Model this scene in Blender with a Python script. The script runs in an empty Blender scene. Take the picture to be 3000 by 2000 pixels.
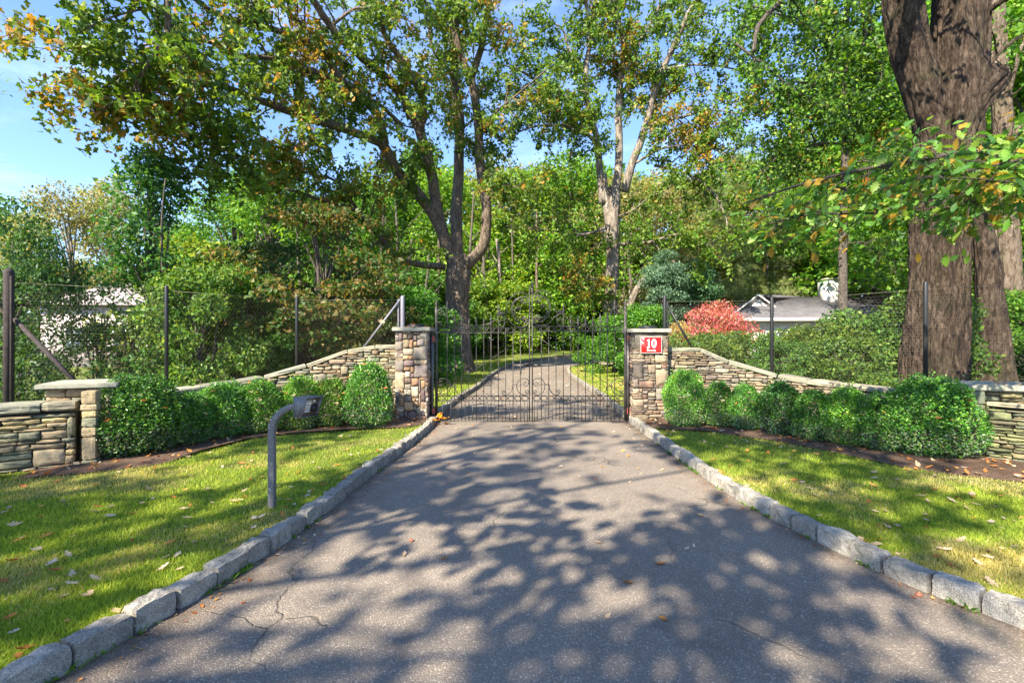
import bpy, math, random
import numpy as np
from mathutils import Vector, Matrix, noise as mnoise

# ------------------------------------------------------------------ camera, sky, sun, exposure
SC = bpy.context.scene
COL = SC.collection
cam_d = bpy.data.cameras.new("camera")
cam_d.sensor_width = 36.0
cam_d.lens = 36.0 * 1400 / 3000
cam_d.clip_start = 0.05
cam_d.clip_end = 1500
cam = bpy.data.objects.new("camera", cam_d)
COL.objects.link(cam)
cam.location = (0, 0, 1.75)
cam.rotation_euler = (math.radians(90), 0, 0)
SC.camera = cam

SUN_EL = math.radians(41)
SUN_AZ = math.radians(214)          # clockwise from +Y: behind the camera, to its left
world = bpy.data.worlds.new("World")
SC.world = world
world.use_nodes = True
wn = world.node_tree
wn.nodes.clear()
w_out = wn.nodes.new("ShaderNodeOutputWorld")
w_bg = wn.nodes.new("ShaderNodeBackground")
w_sky = wn.nodes.new("ShaderNodeTexSky")
w_sky.sky_type = 'NISHITA'
w_sky.sun_disc = False
w_sky.sun_elevation = SUN_EL
w_sky.sun_rotation = SUN_AZ
w_sky.air_density = 1.0
w_sky.dust_density = 0.25
w_sky.ozone_density = 2.2
w_bg.inputs[1].default_value = 0.105
w_tc = wn.nodes.new("ShaderNodeTexCoord")
w_map = wn.nodes.new("ShaderNodeMapping")
w_map.inputs['Scale'].default_value = (1.2, 1.2, 4.5)
w_no = wn.nodes.new("ShaderNodeTexNoise")
w_no.inputs['Scale'].default_value = 2.6
w_no.inputs['Detail'].default_value = 7
w_no.inputs['Roughness'].default_value = 0.62
w_cr = wn.nodes.new("ShaderNodeValToRGB")
w_cr.color_ramp.elements[0].position = 0.50
w_cr.color_ramp.elements[0].color = (0, 0, 0, 1)
w_cr.color_ramp.elements[1].position = 0.82
w_cr.color_ramp.elements[1].color = (0.4, 0.4, 0.4, 1)
w_mx = wn.nodes.new("ShaderNodeMixRGB")
w_mx.inputs[2].default_value = (6.0, 6.4, 7.2, 1)
wn.links.new(w_tc.outputs['Generated'], w_map.inputs[0])
wn.links.new(w_map.outputs[0], w_no.inputs['Vector'])
wn.links.new(w_no.outputs['Fac'], w_cr.inputs[0])
wn.links.new(w_cr.outputs[0], w_mx.inputs[0])
wn.links.new(w_sky.outputs[0], w_mx.inputs[1])
w_tn = wn.nodes.new('ShaderNodeMixRGB'); w_tn.blend_type = 'MULTIPLY'; w_tn.inputs[0].default_value = 1.0; w_tn.inputs[2].default_value = (0.84, 0.92, 1.10, 1)
wn.links.new(w_mx.outputs[0], w_tn.inputs[1]); wn.links.new(w_tn.outputs[0], w_bg.inputs[0])
wn.links.new(w_bg.outputs[0], w_out.inputs[0])

sun_d = bpy.data.lights.new("sun", 'SUN')
sun_d.energy = 5.0
sun_d.angle = math.radians(0.53)
sun_d.color = (1.0, 0.89, 0.70)
sun = bpy.data.objects.new("sun", sun_d)
COL.objects.link(sun)
_d = Vector((-math.sin(SUN_AZ) * math.cos(SUN_EL), -math.cos(SUN_AZ) * math.cos(SUN_EL), -math.sin(SUN_EL)))
sun.rotation_euler = _d.to_track_quat('-Z', 'Y').to_euler()

SC.view_settings.view_transform = 'Standard'
SC.view_settings.look = 'None'
SC.view_settings.gamma = 1.0
SC.view_settings.use_curve_mapping = False
SC.view_settings.exposure = 1.8
SC.cycles.max_bounces = 8
SC.cycles.transparent_max_bounces = 8

# ------------------------------------------------------------------ helpers
F0 = 1400.0
def wx(px, Y): return (px - 1500.0) / F0 * Y
def wz(py, Y): return 1.75 - (py - 1000.0) / F0 * Y
def W(x, y, Y):
    """survey point read off the 2352-wide sheet, at distance Y"""
    return ((x * 1.27551 - 1500.0) / F0 * Y, Y, 1.75 - (y * 1.27551 - 1000.0) / F0 * Y)

def setp(o, label=None, cat=None, group=None, kind=None):
    if label: o['label'] = label
    if cat: o['category'] = cat
    if group: o['group'] = group
    if kind: o['kind'] = kind
    return o

def empty(name, loc=(0, 0, 0), rz=0, label=None, cat=None, group=None, kind=None):
    o = bpy.data.objects.new(name, None)
    o.empty_display_size = 0.2
    COL.objects.link(o)
    o.location = loc
    o.rotation_euler = (0, 0, rz)
    return setp(o, label, cat, group, kind)

def link(name, me, mat=None, parent=None, loc=None, rot=None, scale=None, color=None):
    if mat is not None and len(me.materials) == 0:
        me.materials.append(mat)
    o = bpy.data.objects.new(name, me)
    COL.objects.link(o)
    if parent is not None: o.parent = parent
    if loc is not None: o.location = loc
    if rot is not None: o.rotation_euler = rot
    if scale is not None: o.scale = scale
    if color is not None: o.color = (color[0], color[1], color[2], 1)
    return o

def mesh_np(name, V, Fs, cols=None, smooth=False):
    """V (n,3); Fs one (m,k) array or a list of them; cols (n,3) per vertex"""
    V = np.asarray(V, dtype=np.float32)
    if isinstance(Fs, np.ndarray) or np.ndim(Fs[0][0]) == 0: Fs = [Fs]
    Fs = [np.asarray(f, dtype=np.int32) for f in Fs if len(f)]
    me = bpy.data.meshes.new(name)
    me.vertices.add(len(V))
    me.vertices.foreach_set("co", V.ravel())
    nl = sum(f.size for f in Fs)
    npoly = sum(len(f) for f in Fs)
    me.loops.add(nl)
    me.polygons.add(npoly)
    me.loops.foreach_set("vertex_index", np.concatenate([f.ravel() for f in Fs]))
    starts, s = [], 0
    for f in Fs:
        starts.append(s + np.arange(len(f), dtype=np.int32) * f.shape[1])
        s += f.size
    me.polygons.foreach_set("loop_start", np.concatenate(starts))
    if smooth:
        me.polygons.foreach_set("use_smooth", np.ones(npoly, dtype=bool))
    if cols is not None:
        a = me.attributes.new("col", 'FLOAT_COLOR', 'POINT')
        c = np.ones((len(V), 4), dtype=np.float32)
        c[:, :3] = cols
        a.data.foreach_set("color", c.ravel())
    me.update(calc_edges=True)
    return me

class MB:
    """mesh collector"""
    def __init__(s): s.V = []; s.F = {}; s.n = 0; s.C = []
    def add(s, V, F, col=None):
        V = np.asarray(V, dtype=np.float64)
        F = np.asarray(F, dtype=np.int64)
        s.V.append(V)
        s.F.setdefault(F.shape[1], []).append(F + s.n)
        s.C.append(np.tile(np.asarray(col if col is not None else (1, 1, 1), dtype=np.float64), (len(V), 1)) if (col is None or np.ndim(col) == 1) else np.asarray(col))
        s.n += len(V)
    def more(s, F): pass
    def mesh(s, name, smooth=False, col=False):
        V = np.concatenate(s.V)
        Fs = [np.concatenate(v) for v in s.F.values()]
        return mesh_np(name, V, Fs, np.concatenate(s.C) if col else None, smooth)

BOXF = np.array([(0, 3, 2, 1), (4, 5, 6, 7), (0, 1, 5, 4), (1, 2, 6, 5), (2, 3, 7, 6), (3, 0, 4, 7)])
def box_v(x0, x1, y0, y1, z0, z1):
    return np.array([(x0, y0, z0), (x1, y0, z0), (x1, y1, z0), (x0, y1, z0), (x0, y0, z1), (x1, y0, z1), (x1, y1, z1), (x0, y1, z1)], dtype=float)
def add_box(m, x0, x1, y0, y1, z0, z1): m.add(box_v(x0, x1, y0, y1, z0, z1), BOXF)

def bev_box(name, x0, x1, y0, y1, z0, z1, b=0.01, seg=2):
    import bmesh
    bm = bmesh.new()
    vs = [bm.verts.new(v) for v in box_v(x0, x1, y0, y1, z0, z1)]
    for f in BOXF: bm.faces.new([vs[i] for i in f])
    bmesh.ops.bevel(bm, geom=list(bm.edges), offset=b, segments=seg, affect='EDGES', profile=0.6)
    me = bpy.data.meshes.new(name)
    bm.to_mesh(me); bm.free()
    return me

def tube_vf(pts, rads, sides=6, closed=False, flat=1.0, start_angle=0.0):
    P = np.asarray(pts, dtype=float)
    n = len(P)
    R = np.broadcast_to(np.asarray(rads, dtype=float), (n,)) if np.ndim(rads) == 0 else np.asarray(rads, dtype=float)
    T = np.gradient(P, axis=0)
    if closed:
        T = np.roll(P, -1, 0) - np.roll(P, 1, 0)
    T /= np.linalg.norm(T, axis=1, keepdims=True) + 1e-12
    ref = np.array([0, 1.0, 0]) if abs(T[0][1]) < 0.8 else np.array([1.0, 0, 0])
    N = np.zeros_like(P)
    u = np.cross(T[0], ref); u /= np.linalg.norm(u)
    for i in range(n):
        u = u - T[i] * u.dot(T[i])
        u /= np.linalg.norm(u) + 1e-12
        N[i] = u
    B = np.cross(T, N)
    a = np.linspace(0, 2 * math.pi, sides, endpoint=False) + start_angle
    V = P[:, None, :] + R[:, None, None] * (np.cos(a)[None, :, None] * N[:, None, :] + flat * np.sin(a)[None, :, None] * B[:, None, :])
    V = V.reshape(-1, 3)
    F = []
    rng_ = n if closed else n - 1
    i = np.arange(rng_)[:, None]; j = np.arange(sides)[None, :]
    i2 = (i + 1) % n; j2 = (j + 1) % sides
    F = np.stack([i * sides + j, i * sides + j2, i2 * sides + j2, i2 * sides + j], axis=-1).reshape(-1, 4)
    return V, F

def tube_add(m, pts, rads, sides=6, cap=True, closed=False, flat=1.0, start_angle=0.0):
    V, F = tube_vf(pts, rads, sides, closed, flat, start_angle)
    n0 = m.n
    m.add(V, F)
    if cap and not closed:
        m.F.setdefault(sides, []).append(np.array([list(range(sides))[::-1]]) + n0)
        m.F.setdefault(sides, []).append(np.array([list(range(len(V) - sides, len(V)))]) + n0)

def smooth_pts(P, k=4):
    P = np.asarray(P, dtype=float)
    if len(P) < 3: return np.array([P[0] + (P[-1] - P[0]) * t for t in np.linspace(0, 1, k + 1)])
    Q = np.vstack([2 * P[0] - P[1], P, 2 * P[-1] - P[-2]])
    out = []
    for i in range(1, len(Q) - 2):
        for t in np.linspace(0, 1, k, endpoint=False):
            p0, p1, p2, p3 = Q[i - 1], Q[i], Q[i + 1], Q[i + 2]
            out.append(0.5 * ((2 * p1) + (-p0 + p2) * t + (2 * p0 - 5 * p1 + 4 * p2 - p3) * t * t + (-p0 + 3 * p1 - 3 * p2 + p3) * t ** 3))
    out.append(P[-1])
    return np.array(out)

def resample(P, n):
    P = np.asarray(P, dtype=float)
    d = np.concatenate([[0], np.cumsum(np.linalg.norm(np.diff(P, axis=0), axis=1))])
    t = np.linspace(0, d[-1], n)
    return np.stack([np.interp(t, d, P[:, k]) for k in range(P.shape[1])], axis=1)

def vnoise(x, y, scale, seed=0):
    x = np.asarray(x) * scale; y = np.asarray(y) * scale
    xi = np.floor(x).astype(np.int64); yi = np.floor(y).astype(np.int64)
    fx = x - xi; fy = y - yi
    fx = fx * fx * (3 - 2 * fx); fy = fy * fy * (3 - 2 * fy)
    def h(a, b):
        v = (a * 374761393 + b * 668265263 + seed * 1442695) & 0xFFFFFFFF
        v = ((v ^ (v >> 13)) * 1274126177) & 0xFFFFFFFF
        return ((v ^ (v >> 16)) & 0xFFFF) / 65535.0
    return (h(xi, yi) * (1 - fx) + h(xi + 1, yi) * fx) * (1 - fy) + (h(xi, yi + 1) * (1 - fx) + h(xi + 1, yi + 1) * fx) * fy

def in_poly(x, y, poly):
    x = np.asarray(x); y = np.asarray(y)
    r = np.zeros(x.shape, dtype=bool)
    n = len(poly)
    for i in range(n):
        x1, y1 = poly[i]; x2, y2 = poly[(i + 1) % n]
        c = ((y1 > y) != (y2 > y))
        with np.errstate(divide='ignore', invalid='ignore'):
            r ^= c & (x < (x2 - x1) * (y - y1) / (y2 - y1 + 1e-12) + x1)
    return r

# ------------------------------------------------------------------ materials
class NT:
    def __init__(s, name):
        s.m = bpy.data.materials.new(name)
        s.m.use_nodes = True
        s.t = s.m.node_tree
        s.t.nodes.clear()
        s.out = s.n("ShaderNodeOutputMaterial")
    def n(s, typ, **kw):
        nd = s.t.nodes.new(typ)
        for k, v in kw.items():
            if k in nd.inputs.keys(): s.set(nd, k, v)
            else: setattr(nd, k, v)
        return nd
    def set(s, nd, k, v):
        if hasattr(v, 'is_output'): s.t.links.new(v, nd.inputs[k])
        else: nd.inputs[k].default_value = v
    def l(s, a, b): s.t.links.new(a, b)
    def noise(s, scale, detail=4, rough=0.55, vec=None, dist=0.0):
        nd = s.n("ShaderNodeTexNoise")
        nd.inputs['Scale'].default_value = scale; nd.inputs['Detail'].default_value = detail
        nd.inputs['Roughness'].default_value = rough; nd.inputs['Distortion'].default_value = dist
        if vec is not None: s.l(vec, nd.inputs['Vector'])
        return nd.outputs['Fac']
    def ramp(s, fac, stops):
        nd = s.n("ShaderNodeValToRGB")
        el = nd.color_ramp.elements
        while len(el) < len(stops): el.new(0.5)
        for e, (p, c) in zip(el, stops):
            e.position = p; e.color = (c[0], c[1], c[2], 1) if np.ndim(c) else (c, c, c, 1)
        s.l(fac, nd.inputs[0])
        return nd.outputs[0]
    def mix(s, fac, a, b, mode='MIX'):
        nd = s.n("ShaderNodeMixRGB", blend_type=mode)
        for i, v in enumerate((fac, a, b)):
            if hasattr(v, 'is_output'): s.l(v, nd.inputs[i])
            elif i and np.ndim(v): nd.inputs[i].default_value = (v[0], v[1], v[2], 1)
            elif i: nd.inputs[i].default_value = (v, v, v, 1)
            else: nd.inputs[i].default_value = v
        return nd.outputs[0]
    def math(s, op, a, b=0.0):
        nd = s.n("ShaderNodeMath", operation=op)
        for i, v in enumerate((a, b)):
            if hasattr(v, 'is_output'): s.l(v, nd.inputs[i])
            else: nd.inputs[i].default_value = v
        return nd.outputs[0]
    def coords(s, which='Object', scale=None):
        tc = s.n("ShaderNodeTexCoord")
        o = tc.outputs[which]
        if scale is not None:
            mp = s.n("ShaderNodeMapping")
            mp.inputs['Scale'].default_value = scale
            s.l(o, mp.inputs[0]); o = mp.outputs[0]
        return o
    def geo(s): return s.n("ShaderNodeNewGeometry").outputs['Position']
    def scaled(s, vec, scale):
        mp = s.n("ShaderNodeMapping")
        mp.inputs['Scale'].default_value = scale
        s.l(vec, mp.inputs[0]); return mp.outputs[0]
    def bump(s, h, strength=0.5, dist=0.01):
        nd = s.n("ShaderNodeBump")
        nd.inputs['Strength'].default_value = strength; nd.inputs['Distance'].default_value = dist
        s.l(h, nd.inputs['Height'])
        return nd.outputs[0]
    def bsdf(s, col, rough=0.7, metal=0.0, normal=None, spec=0.4):
        b = s.n("ShaderNodeBsdfPrincipled")
        for k, v in (('Base Color', col), ('Roughness', rough), ('Metallic', metal)):
            if hasattr(v, 'is_output'): s.l(v, b.inputs[k])
            elif k == 'Base Color': b.inputs[k].default_value = (v[0], v[1], v[2], 1)
            else: b.inputs[k].default_value = v
        b.inputs['Specular IOR Level'].default_value = spec
        if normal is not None: s.l(normal, b.inputs['Normal'])
        return b
    def done(s, b):
        s.l(b.outputs[0], s.out.inputs[0]); return s.m

def simple(name, col, rough=0.6, metal=0.0, var=0.25, scale=30, bump=0.2, spec=0.4):
    t = NT(name)
    p = t.geo()
    f = t.noise(scale, 5, 0.6, p)
    c = t.mix(1.0, col, t.ramp(f, [(0.25, 1 - var), (0.75, 1 + var)]), 'MULTIPLY')
    return t.done(t.bsdf(c, rough, metal, t.bump(f, bump, 0.004), spec))

def leaf_mat(name, transl=0.4, rough=0.5, spec=0.35):
    t = NT(name)
    a = t.n("ShaderNodeAttribute", attribute_name="col")
    oi = t.n("ShaderNodeObjectInfo")
    c = t.mix(1.0, a.outputs['Color'], oi.outputs['Color'], 'MULTIPLY')
    f = t.noise(2.2, 3, 0.6, t.geo())
    c = t.mix(1.0, c, t.ramp(f, [(0.3, (0.8, 0.82, 0.9)), (0.7, (1.25, 1.15, 0.95))]), 'MULTIPLY')
    b = t.bsdf(c, rough, 0, None, spec)
    tr = t.n("ShaderNodeBsdfTranslucent")
    t.l(t.mix(1.0, c, (1.7, 1.55, 0.7), 'MULTIPLY'), tr.inputs[0])
    mx = t.n("ShaderNodeMixShader")
    mx.inputs[0].default_value = transl
    t.l(b.outputs[0], mx.inputs[1]); t.l(tr.outputs[0], mx.inputs[2])
    t.l(mx.outputs[0], t.out.inputs[0])
    return t.m

M = {}
M['leaf'] = leaf_mat("leaf", 0.4)
M['box_leaf'] = leaf_mat("boxwood_leaf", 0.22, 0.38, 0.5)
M['grass'] = leaf_mat("grass_blade", 0.4, 0.6, 0.25)
M['dry_leaf'] = leaf_mat("dry_leaf", 0.25, 0.75, 0.2)

def bark_mat(name, dark, light, zs=0.22, sc=14.0, moss=0.25):
    t = NT(name)
    p = t.scaled(t.geo(), (1, 1, zs))
    n1 = t.noise(sc, 8, 0.68, p, 0.8)
    n2 = t.noise(sc * 4, 6, 0.65, p, 0.3)
    n3 = t.noise(1.3, 4, 0.6, t.geo())
    h = t.math('ADD', n1, t.math('MULTIPLY', n2, 0.45))
    c = t.ramp(h, [(0.56, tuple(0.25 * v for v in dark)), (0.7, dark), (0.92, light)])
    c = t.mix(t.ramp(n3, [(0.5, 0.0), (0.75, moss)]), c, (0.09, 0.105, 0.045))
    return t.done(t.bsdf(c, 0.9, 0, t.bump(h, 1.0, 0.09), 0.2))
M['bark'] = bark_mat("oak_bark", (0.13, 0.098, 0.074), (0.3, 0.24, 0.19))
M['bark_big'] = bark_mat("maple_bark", (0.04, 0.028, 0.021), (0.135, 0.1, 0.075), 0.26, 11)
M['bark_pale'] = bark_mat("pale_bark", (0.17, 0.14, 0.115), (0.37, 0.33, 0.28), 0.35, 6, 0.15)
M['bark_thin'] = bark_mat("grey_bark", (0.12, 0.1, 0.085), (0.24, 0.21, 0.18), 0.3, 30)

# stone: colour comes from the object (single stones) or from the mesh (joined stones)
def stone_mat(name, obj=True, grain=60.0):
    t = NT(name)
    if obj: base = t.n("ShaderNodeObjectInfo").outputs['Color']
    else: base = t.n("ShaderNodeAttribute", attribute_name="col").outputs['Color']
    p = t.geo()
    f1 = t.noise(7, 6, 0.65, p, 0.4)
    f2 = t.noise(grain, 5, 0.7, p)
    strat = t.noise(9, 5, 0.6, t.scaled(p, (1, 1, 7)))
    c = t.mix(1.0, base, t.ramp(f1, [(0.25, (0.62, 0.6, 0.6)), (0.5, (1, 1, 1)), (0.78, (1.35, 1.25, 1.1))]), 'MULTIPLY')
    c = t.mix(1.0, c, t.ramp(f2, [(0.3, 0.75), (0.7, 1.2)]), 'MULTIPLY')
    lich = t.noise(3.2, 6, 0.7, p, 0.6)
    c = t.mix(t.ramp(lich, [(0.56, 0.0), (0.7, 0.4)]), c, (0.2, 0.2, 0.11))
    h = t.math('ADD', t.math('ADD', f1, t.math('MULTIPLY', f2, 0.35)), t.math('MULTIPLY', strat, 0.6))
    return t.done(t.bsdf(c, 0.88, 0, t.bump(h, 0.75, 0.02), 0.25))
M['stone'] = stone_mat("field_stone", True)
M['stone_mesh'] = stone_mat("field_stone_joined", False)
M['mortar'] = simple("mortar", (0.075, 0.062, 0.045), 0.95, 0, 0.4, 25, 0.5)
M['slab'] = simple("bluestone_cap", (0.27, 0.265, 0.215), 0.85, 0, 0.35, 14, 0.6)

t = NT("granite")
p = t.geo(); f = t.noise(150, 3, 0.6, p); g = t.noise(12, 6, 0.68, p, 0.5); k = t.noise(1.4, 3, 0.5, p)
c = t.mix(1.0, t.n("ShaderNodeObjectInfo").outputs['Color'], t.ramp(f, [(0.35, 0.5), (0.5, 1.0), (0.66, 1.45)]), 'MULTIPLY')
c = t.mix(1.0, c, t.ramp(g, [(0.28, 0.55), (0.7, 1.2)]), 'MULTIPLY')
c = t.mix(t.ramp(k, [(0.55, 0.0), (0.8, 0.35)]), c, (0.16, 0.15, 0.09))
M['granite'] = t.done(t.bsdf(c, 0.82, 0, t.bump(t.math('ADD', g, t.math('MULTIPLY', f, 0.3)), 0.9, 0.03), 0.3))

# asphalt
t = NT("asphalt")
p = t.geo()
vo = t.n("ShaderNodeTexVoronoi"); vo.inputs['Scale'].default_value = 120; t.l(p, vo.inputs['Vector'])
chip = t.ramp(vo.outputs['Color'], [(0.0, 0.75), (0.55, 0.92), (0.78, 1.15), (0.94, 2.1)])
chipd = t.ramp(vo.outputs['Distance'], [(0.0, 1.15), (0.7, 0.72)])
f = t.noise(260, 3, 0.6, p)
g = t.noise(0.55, 5, 0.6, p, 0.4); g2 = t.noise(2.4, 6, 0.65, p, 0.3)
base = t.ramp(g, [(0.3, (0.185, 0.156, 0.130)), (0.7, (0.265, 0.224, 0.184))])
base = t.mix(t.ramp(g2, [(0.52, 0.0), (0.72, 0.6)]), base, (0.22, 0.175, 0.135))
ed = t.n('ShaderNodeAttribute', attribute_name='col').outputs['Fac']
base = t.mix(t.math('MULTIPLY', ed, t.ramp(t.noise(5, 5, 0.6, p), [(0.3, 0.1), (0.65, 0.95)])), base, (0.105, 0.07, 0.045))
base = t.mix(t.math('MULTIPLY', ed, t.ramp(t.noise(1.9, 5, 0.6, p), [(0.58, 0.0), (0.68, 0.9)])), base, (0.09, 0.12, 0.02))
c = t.mix(1.0, base, chip, 'MULTIPLY'); c = t.mix(0.8, c, chipd, 'MULTIPLY')
c = t.mix(1.0, c, t.ramp(f, [(0.3, 0.75), (0.7, 1.25)]), 'MULTIPLY')
st = t.noise(1.1, 7, 0.7, p, 0.9)
c = t.mix(t.ramp(st, [(0.57, 0.0), (0.66, 0.28)]), c, (0.045, 0.04, 0.038))
# meandering cracks, present only in places
wob = t.n("ShaderNodeTexNoise"); wob.inputs['Scale'].default_value = 1.7; wob.inputs['Detail'].default_value = 6; t.l(p, wob.inputs['Vector'])
dv = t.mix(0.32, p, wob.outputs['Color'])
vc = t.n("ShaderNodeTexVoronoi", feature='DISTANCE_TO_EDGE'); vc.inputs['Scale'].default_value = 0.75; t.l(dv, vc.inputs['Vector'])
msk = t.ramp(t.noise(0.8, 3, 0.5, t.scaled(p, (1, 1, 1))), [(0.52, 0.0), (0.58, 1.0)])
crk = t.math('MULTIPLY', t.ramp(vc.outputs['Distance'], [(0.0, 1.0), (0.001, 1.0), (0.005, 0.0)]), msk)
c = t.mix(t.math('MULTIPLY', crk, 0.6), c, (0.022, 0.022, 0.014))
h = t.math('SUBTRACT', t.math('ADD', t.math('MULTIPLY', vo.outputs['Distance'], -0.7), t.math('MULTIPLY', f, 0.3)), t.math('MULTIPLY', crk, 1.5))
M['asphalt'] = t.done(t.bsdf(c, 0.78, 0, t.bump(h, 0.7, 0.008), 0.35))

t = NT("lawn_soil")
p = t.geo(); f = t.noise(1.1, 5, 0.6, p); g = t.noise(55, 5, 0.7, p)
c = t.ramp(f, [(0.3, (0.075, 0.12, 0.022)), (0.55, (0.13, 0.165, 0.035)), (0.75, (0.2, 0.19, 0.07))])
c = t.mix(1.0, c, t.ramp(g, [(0.3, 0.55), (0.7, 1.3)]), 'MULTIPLY')
M['lawn'] = t.done(t.bsdf(c, 0.95, 0, t.bump(g, 0.8, 0.03), 0.1))
t = NT("forest_floor")
p = t.geo(); f = t.noise(0.7, 5, 0.6, p); g = t.noise(30, 5, 0.7, p)
c = t.ramp(f, [(0.3, (0.05, 0.075, 0.02)), (0.6, (0.09, 0.085, 0.035)), (0.8, (0.13, 0.09, 0.05))])
c = t.mix(1.0, c, t.ramp(g, [(0.3, 0.5), (0.7, 1.4)]), 'MULTIPLY')
M['floor'] = t.done(t.bsdf(c, 0.95, 0, t.bump(g, 0.8, 0.04), 0.1))
t = NT("mulch")
p = t.geo(); f = t.noise(3, 5, 0.6, p); g = t.noise(70, 5, 0.75, p, 1.0)
c = t.ramp(g, [(0.3, (0.04, 0.027, 0.02)), (0.5, (0.13, 0.085, 0.062)), (0.72, (0.30, 0.22, 0.165))])
c = t.mix(1.0, c, t.ramp(f, [(0.3, 0.7), (0.7, 1.25)]), 'MULTIPLY')
M['mulch'] = t.done(t.bsdf(c, 0.95, 0, t.bump(g, 1.0, 0.03), 0.1))

t = NT("wrought_iron")
p = t.geo(); f = t.noise(11, 6, 0.65, p); g = t.noise(120, 3, 0.6, p)
c = t.ramp(f, [(0.35, (0.03, 0.027, 0.026)), (0.6, (0.07, 0.063, 0.058)), (0.74, (0.2, 0.18, 0.16)), (0.82, (0.12, 0.07, 0.045))])
M['iron'] = t.done(t.bsdf(c, 0.5, 0.35, t.bump(g, 0.3, 0.002), 0.5))
M['hinge'] = simple("rust_red_primer", (0.36, 0.075, 0.05), 0.6, 0, 0.3, 40, 0.3)
M['black_steel'] = simple("black_steel", (0.022, 0.023, 0.026), 0.45, 0.3, 0.3, 40, 0.2)
M['rust_post'] = simple("dark_rusty_post", (0.035, 0.027, 0.028), 0.85, 0, 0.6, 18, 0.8)
M['galv'] = simple("speckled_grey_paint", (0.17, 0.165, 0.2), 0.5, 0.2, 0.45, 60, 0.3)
M['wire'] = simple("netting_wire", (0.22, 0.19, 0.16), 0.5, 0.5, 0.3, 3, 0.0)
t = NT("chipped_grey_paint")
p = t.geo(); g = t.noise(38, 4, 0.65, p)
c = t.ramp(g, [(0.0, (0.115, 0.11, 0.115)), (0.625, (0.135, 0.13, 0.135)), (0.645, (0.42, 0.4, 0.37)), (1.0, (0.5, 0.48, 0.45))])
M['post_paint'] = t.done(t.bsdf(c, 0.5, 0.1, t.bump(g, 0.2, 0.002), 0.4))
M['panel'] = simple("brushed_bronze_panel", (0.33, 0.27, 0.2), 0.35, 0.7, 0.2, 30, 0.1)
M['sign_red'] = simple("sign_red_enamel", (0.62, 0.012, 0.012), 0.3, 0, 0.06, 20, 0.03, 0.5)
M['sign_white'] = simple("sign_white_enamel", (0.8, 0.8, 0.78), 0.35, 0, 0.05, 20, 0.03)
M['white_wall'] = simple("white_siding", (0.7, 0.68, 0.68), 0.8, 0, 0.08, 3, 0.1)
M['pink_wall'] = simple("pale_stucco", (0.36, 0.31, 0.32), 0.85, 0, 0.12, 2, 0.1)
M['pale_roof'] = simple('weathered_pale_shingle', (0.27, 0.23, 0.24), 0.9, 0, 0.3, 6, 0.3)
M['glass'] = simple("window_glass", (0.04, 0.05, 0.06), 0.08, 0, 0.1, 2, 0.0, 0.8)
M['brick'] = simple("chimney_brick", (0.32, 0.17, 0.12), 0.9, 0, 0.3, 12, 0.4)
t = NT("roof_shingle")
p = t.geo()
br = t.n("ShaderNodeTexBrick"); br.inputs['Scale'].default_value = 3.2
br.inputs['Color1'].default_value = (0.12, 0.12, 0.135, 1); br.inputs['Color2'].default_value = (0.12, 0.115, 0.135, 1); br.inputs['Mortar'].default_value = (0.09, 0.09, 0.1, 1)
t.l(t.coords('Object'), br.inputs['Vector'])
c = t.mix(1.0, br.outputs[0], t.ramp(t.noise(2, 5, 0.6, p), [(0.3, 0.8), (0.7, 1.25)]), 'MULTIPLY')
M['shingle'] = t.done(t.bsdf(c, 0.9, 0, t.bump(br.outputs['Fac'], 0.4, 0.01), 0.2))
# ------------------------------------------------------------------ terrain
ZT = np.array([(-80, 0), (22, 0), (26, .03), (30, .07), (36, .26), (44, .82), (55, 1.4), (80, 2.0), (300, 3.0)])
def zt(x, y):
    x = np.asarray(x, dtype=float); y = np.asarray(y, dtype=float)
    s = np.clip((x + 14) / 12, 0, 1); s = s * s * (3 - 2 * s)
    return np.interp(y, ZT[:, 0], ZT[:, 1]) * (0.25 + 0.75 * s)
def lawn_z(x, y):
    return zt(x, y) + 0.085 + 0.02 * (vnoise(x, y, 0.7, 3) - 0.5)

LEFT = smooth_pts([(-7.0, -5.5), (-4.3, -2.5), (-3.3, -0.5), (-2.75, 1.0), (-2.38, 2.45), (-2.2, 3.04), (-2.06, 3.65), (-1.92, 4.6), (-1.84, 5.89), (-1.76, 7.08), (-1.66, 8.5), (-1.62, 9.57), (-1.64, 10.7), (-1.66, 11.8), (-1.5, 14.8), (-1.25, 18.1), (-1.0, 23.8), (-0.5, 29), (0.6, 34), (3, 38), (6.5, 41), (12, 43.2), (22, 44.5)], 6)
RIGHT = smooth_pts([(8.5, -5.5), (5.6, -2.5), (4.3, -0.5), (3.7, 1.0), (3.18, 2.75), (2.86, 3.39), (2.71, 4.0), (2.59, 4.56), (2.5, 5.25), (2.46, 6.08), (2.48, 7.8), (2.5, 9.0), (2.53, 10.0), (2.55, 10.7), (2.6, 11.8), (2.75, 14.7), (2.82, 20), (3.0, 25.5), (3.6, 29.8), (5.6, 33), (9, 35.4), (14, 37), (22, 38.2)], 6)

def offset_line(P, d):
    P = np.asarray(P)
    T = np.gradient(P, axis=0); T /= np.linalg.norm(T, axis=1, keepdims=True)
    return P + d * np.stack([T[:, 1], -T[:, 0]], axis=1)

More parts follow.
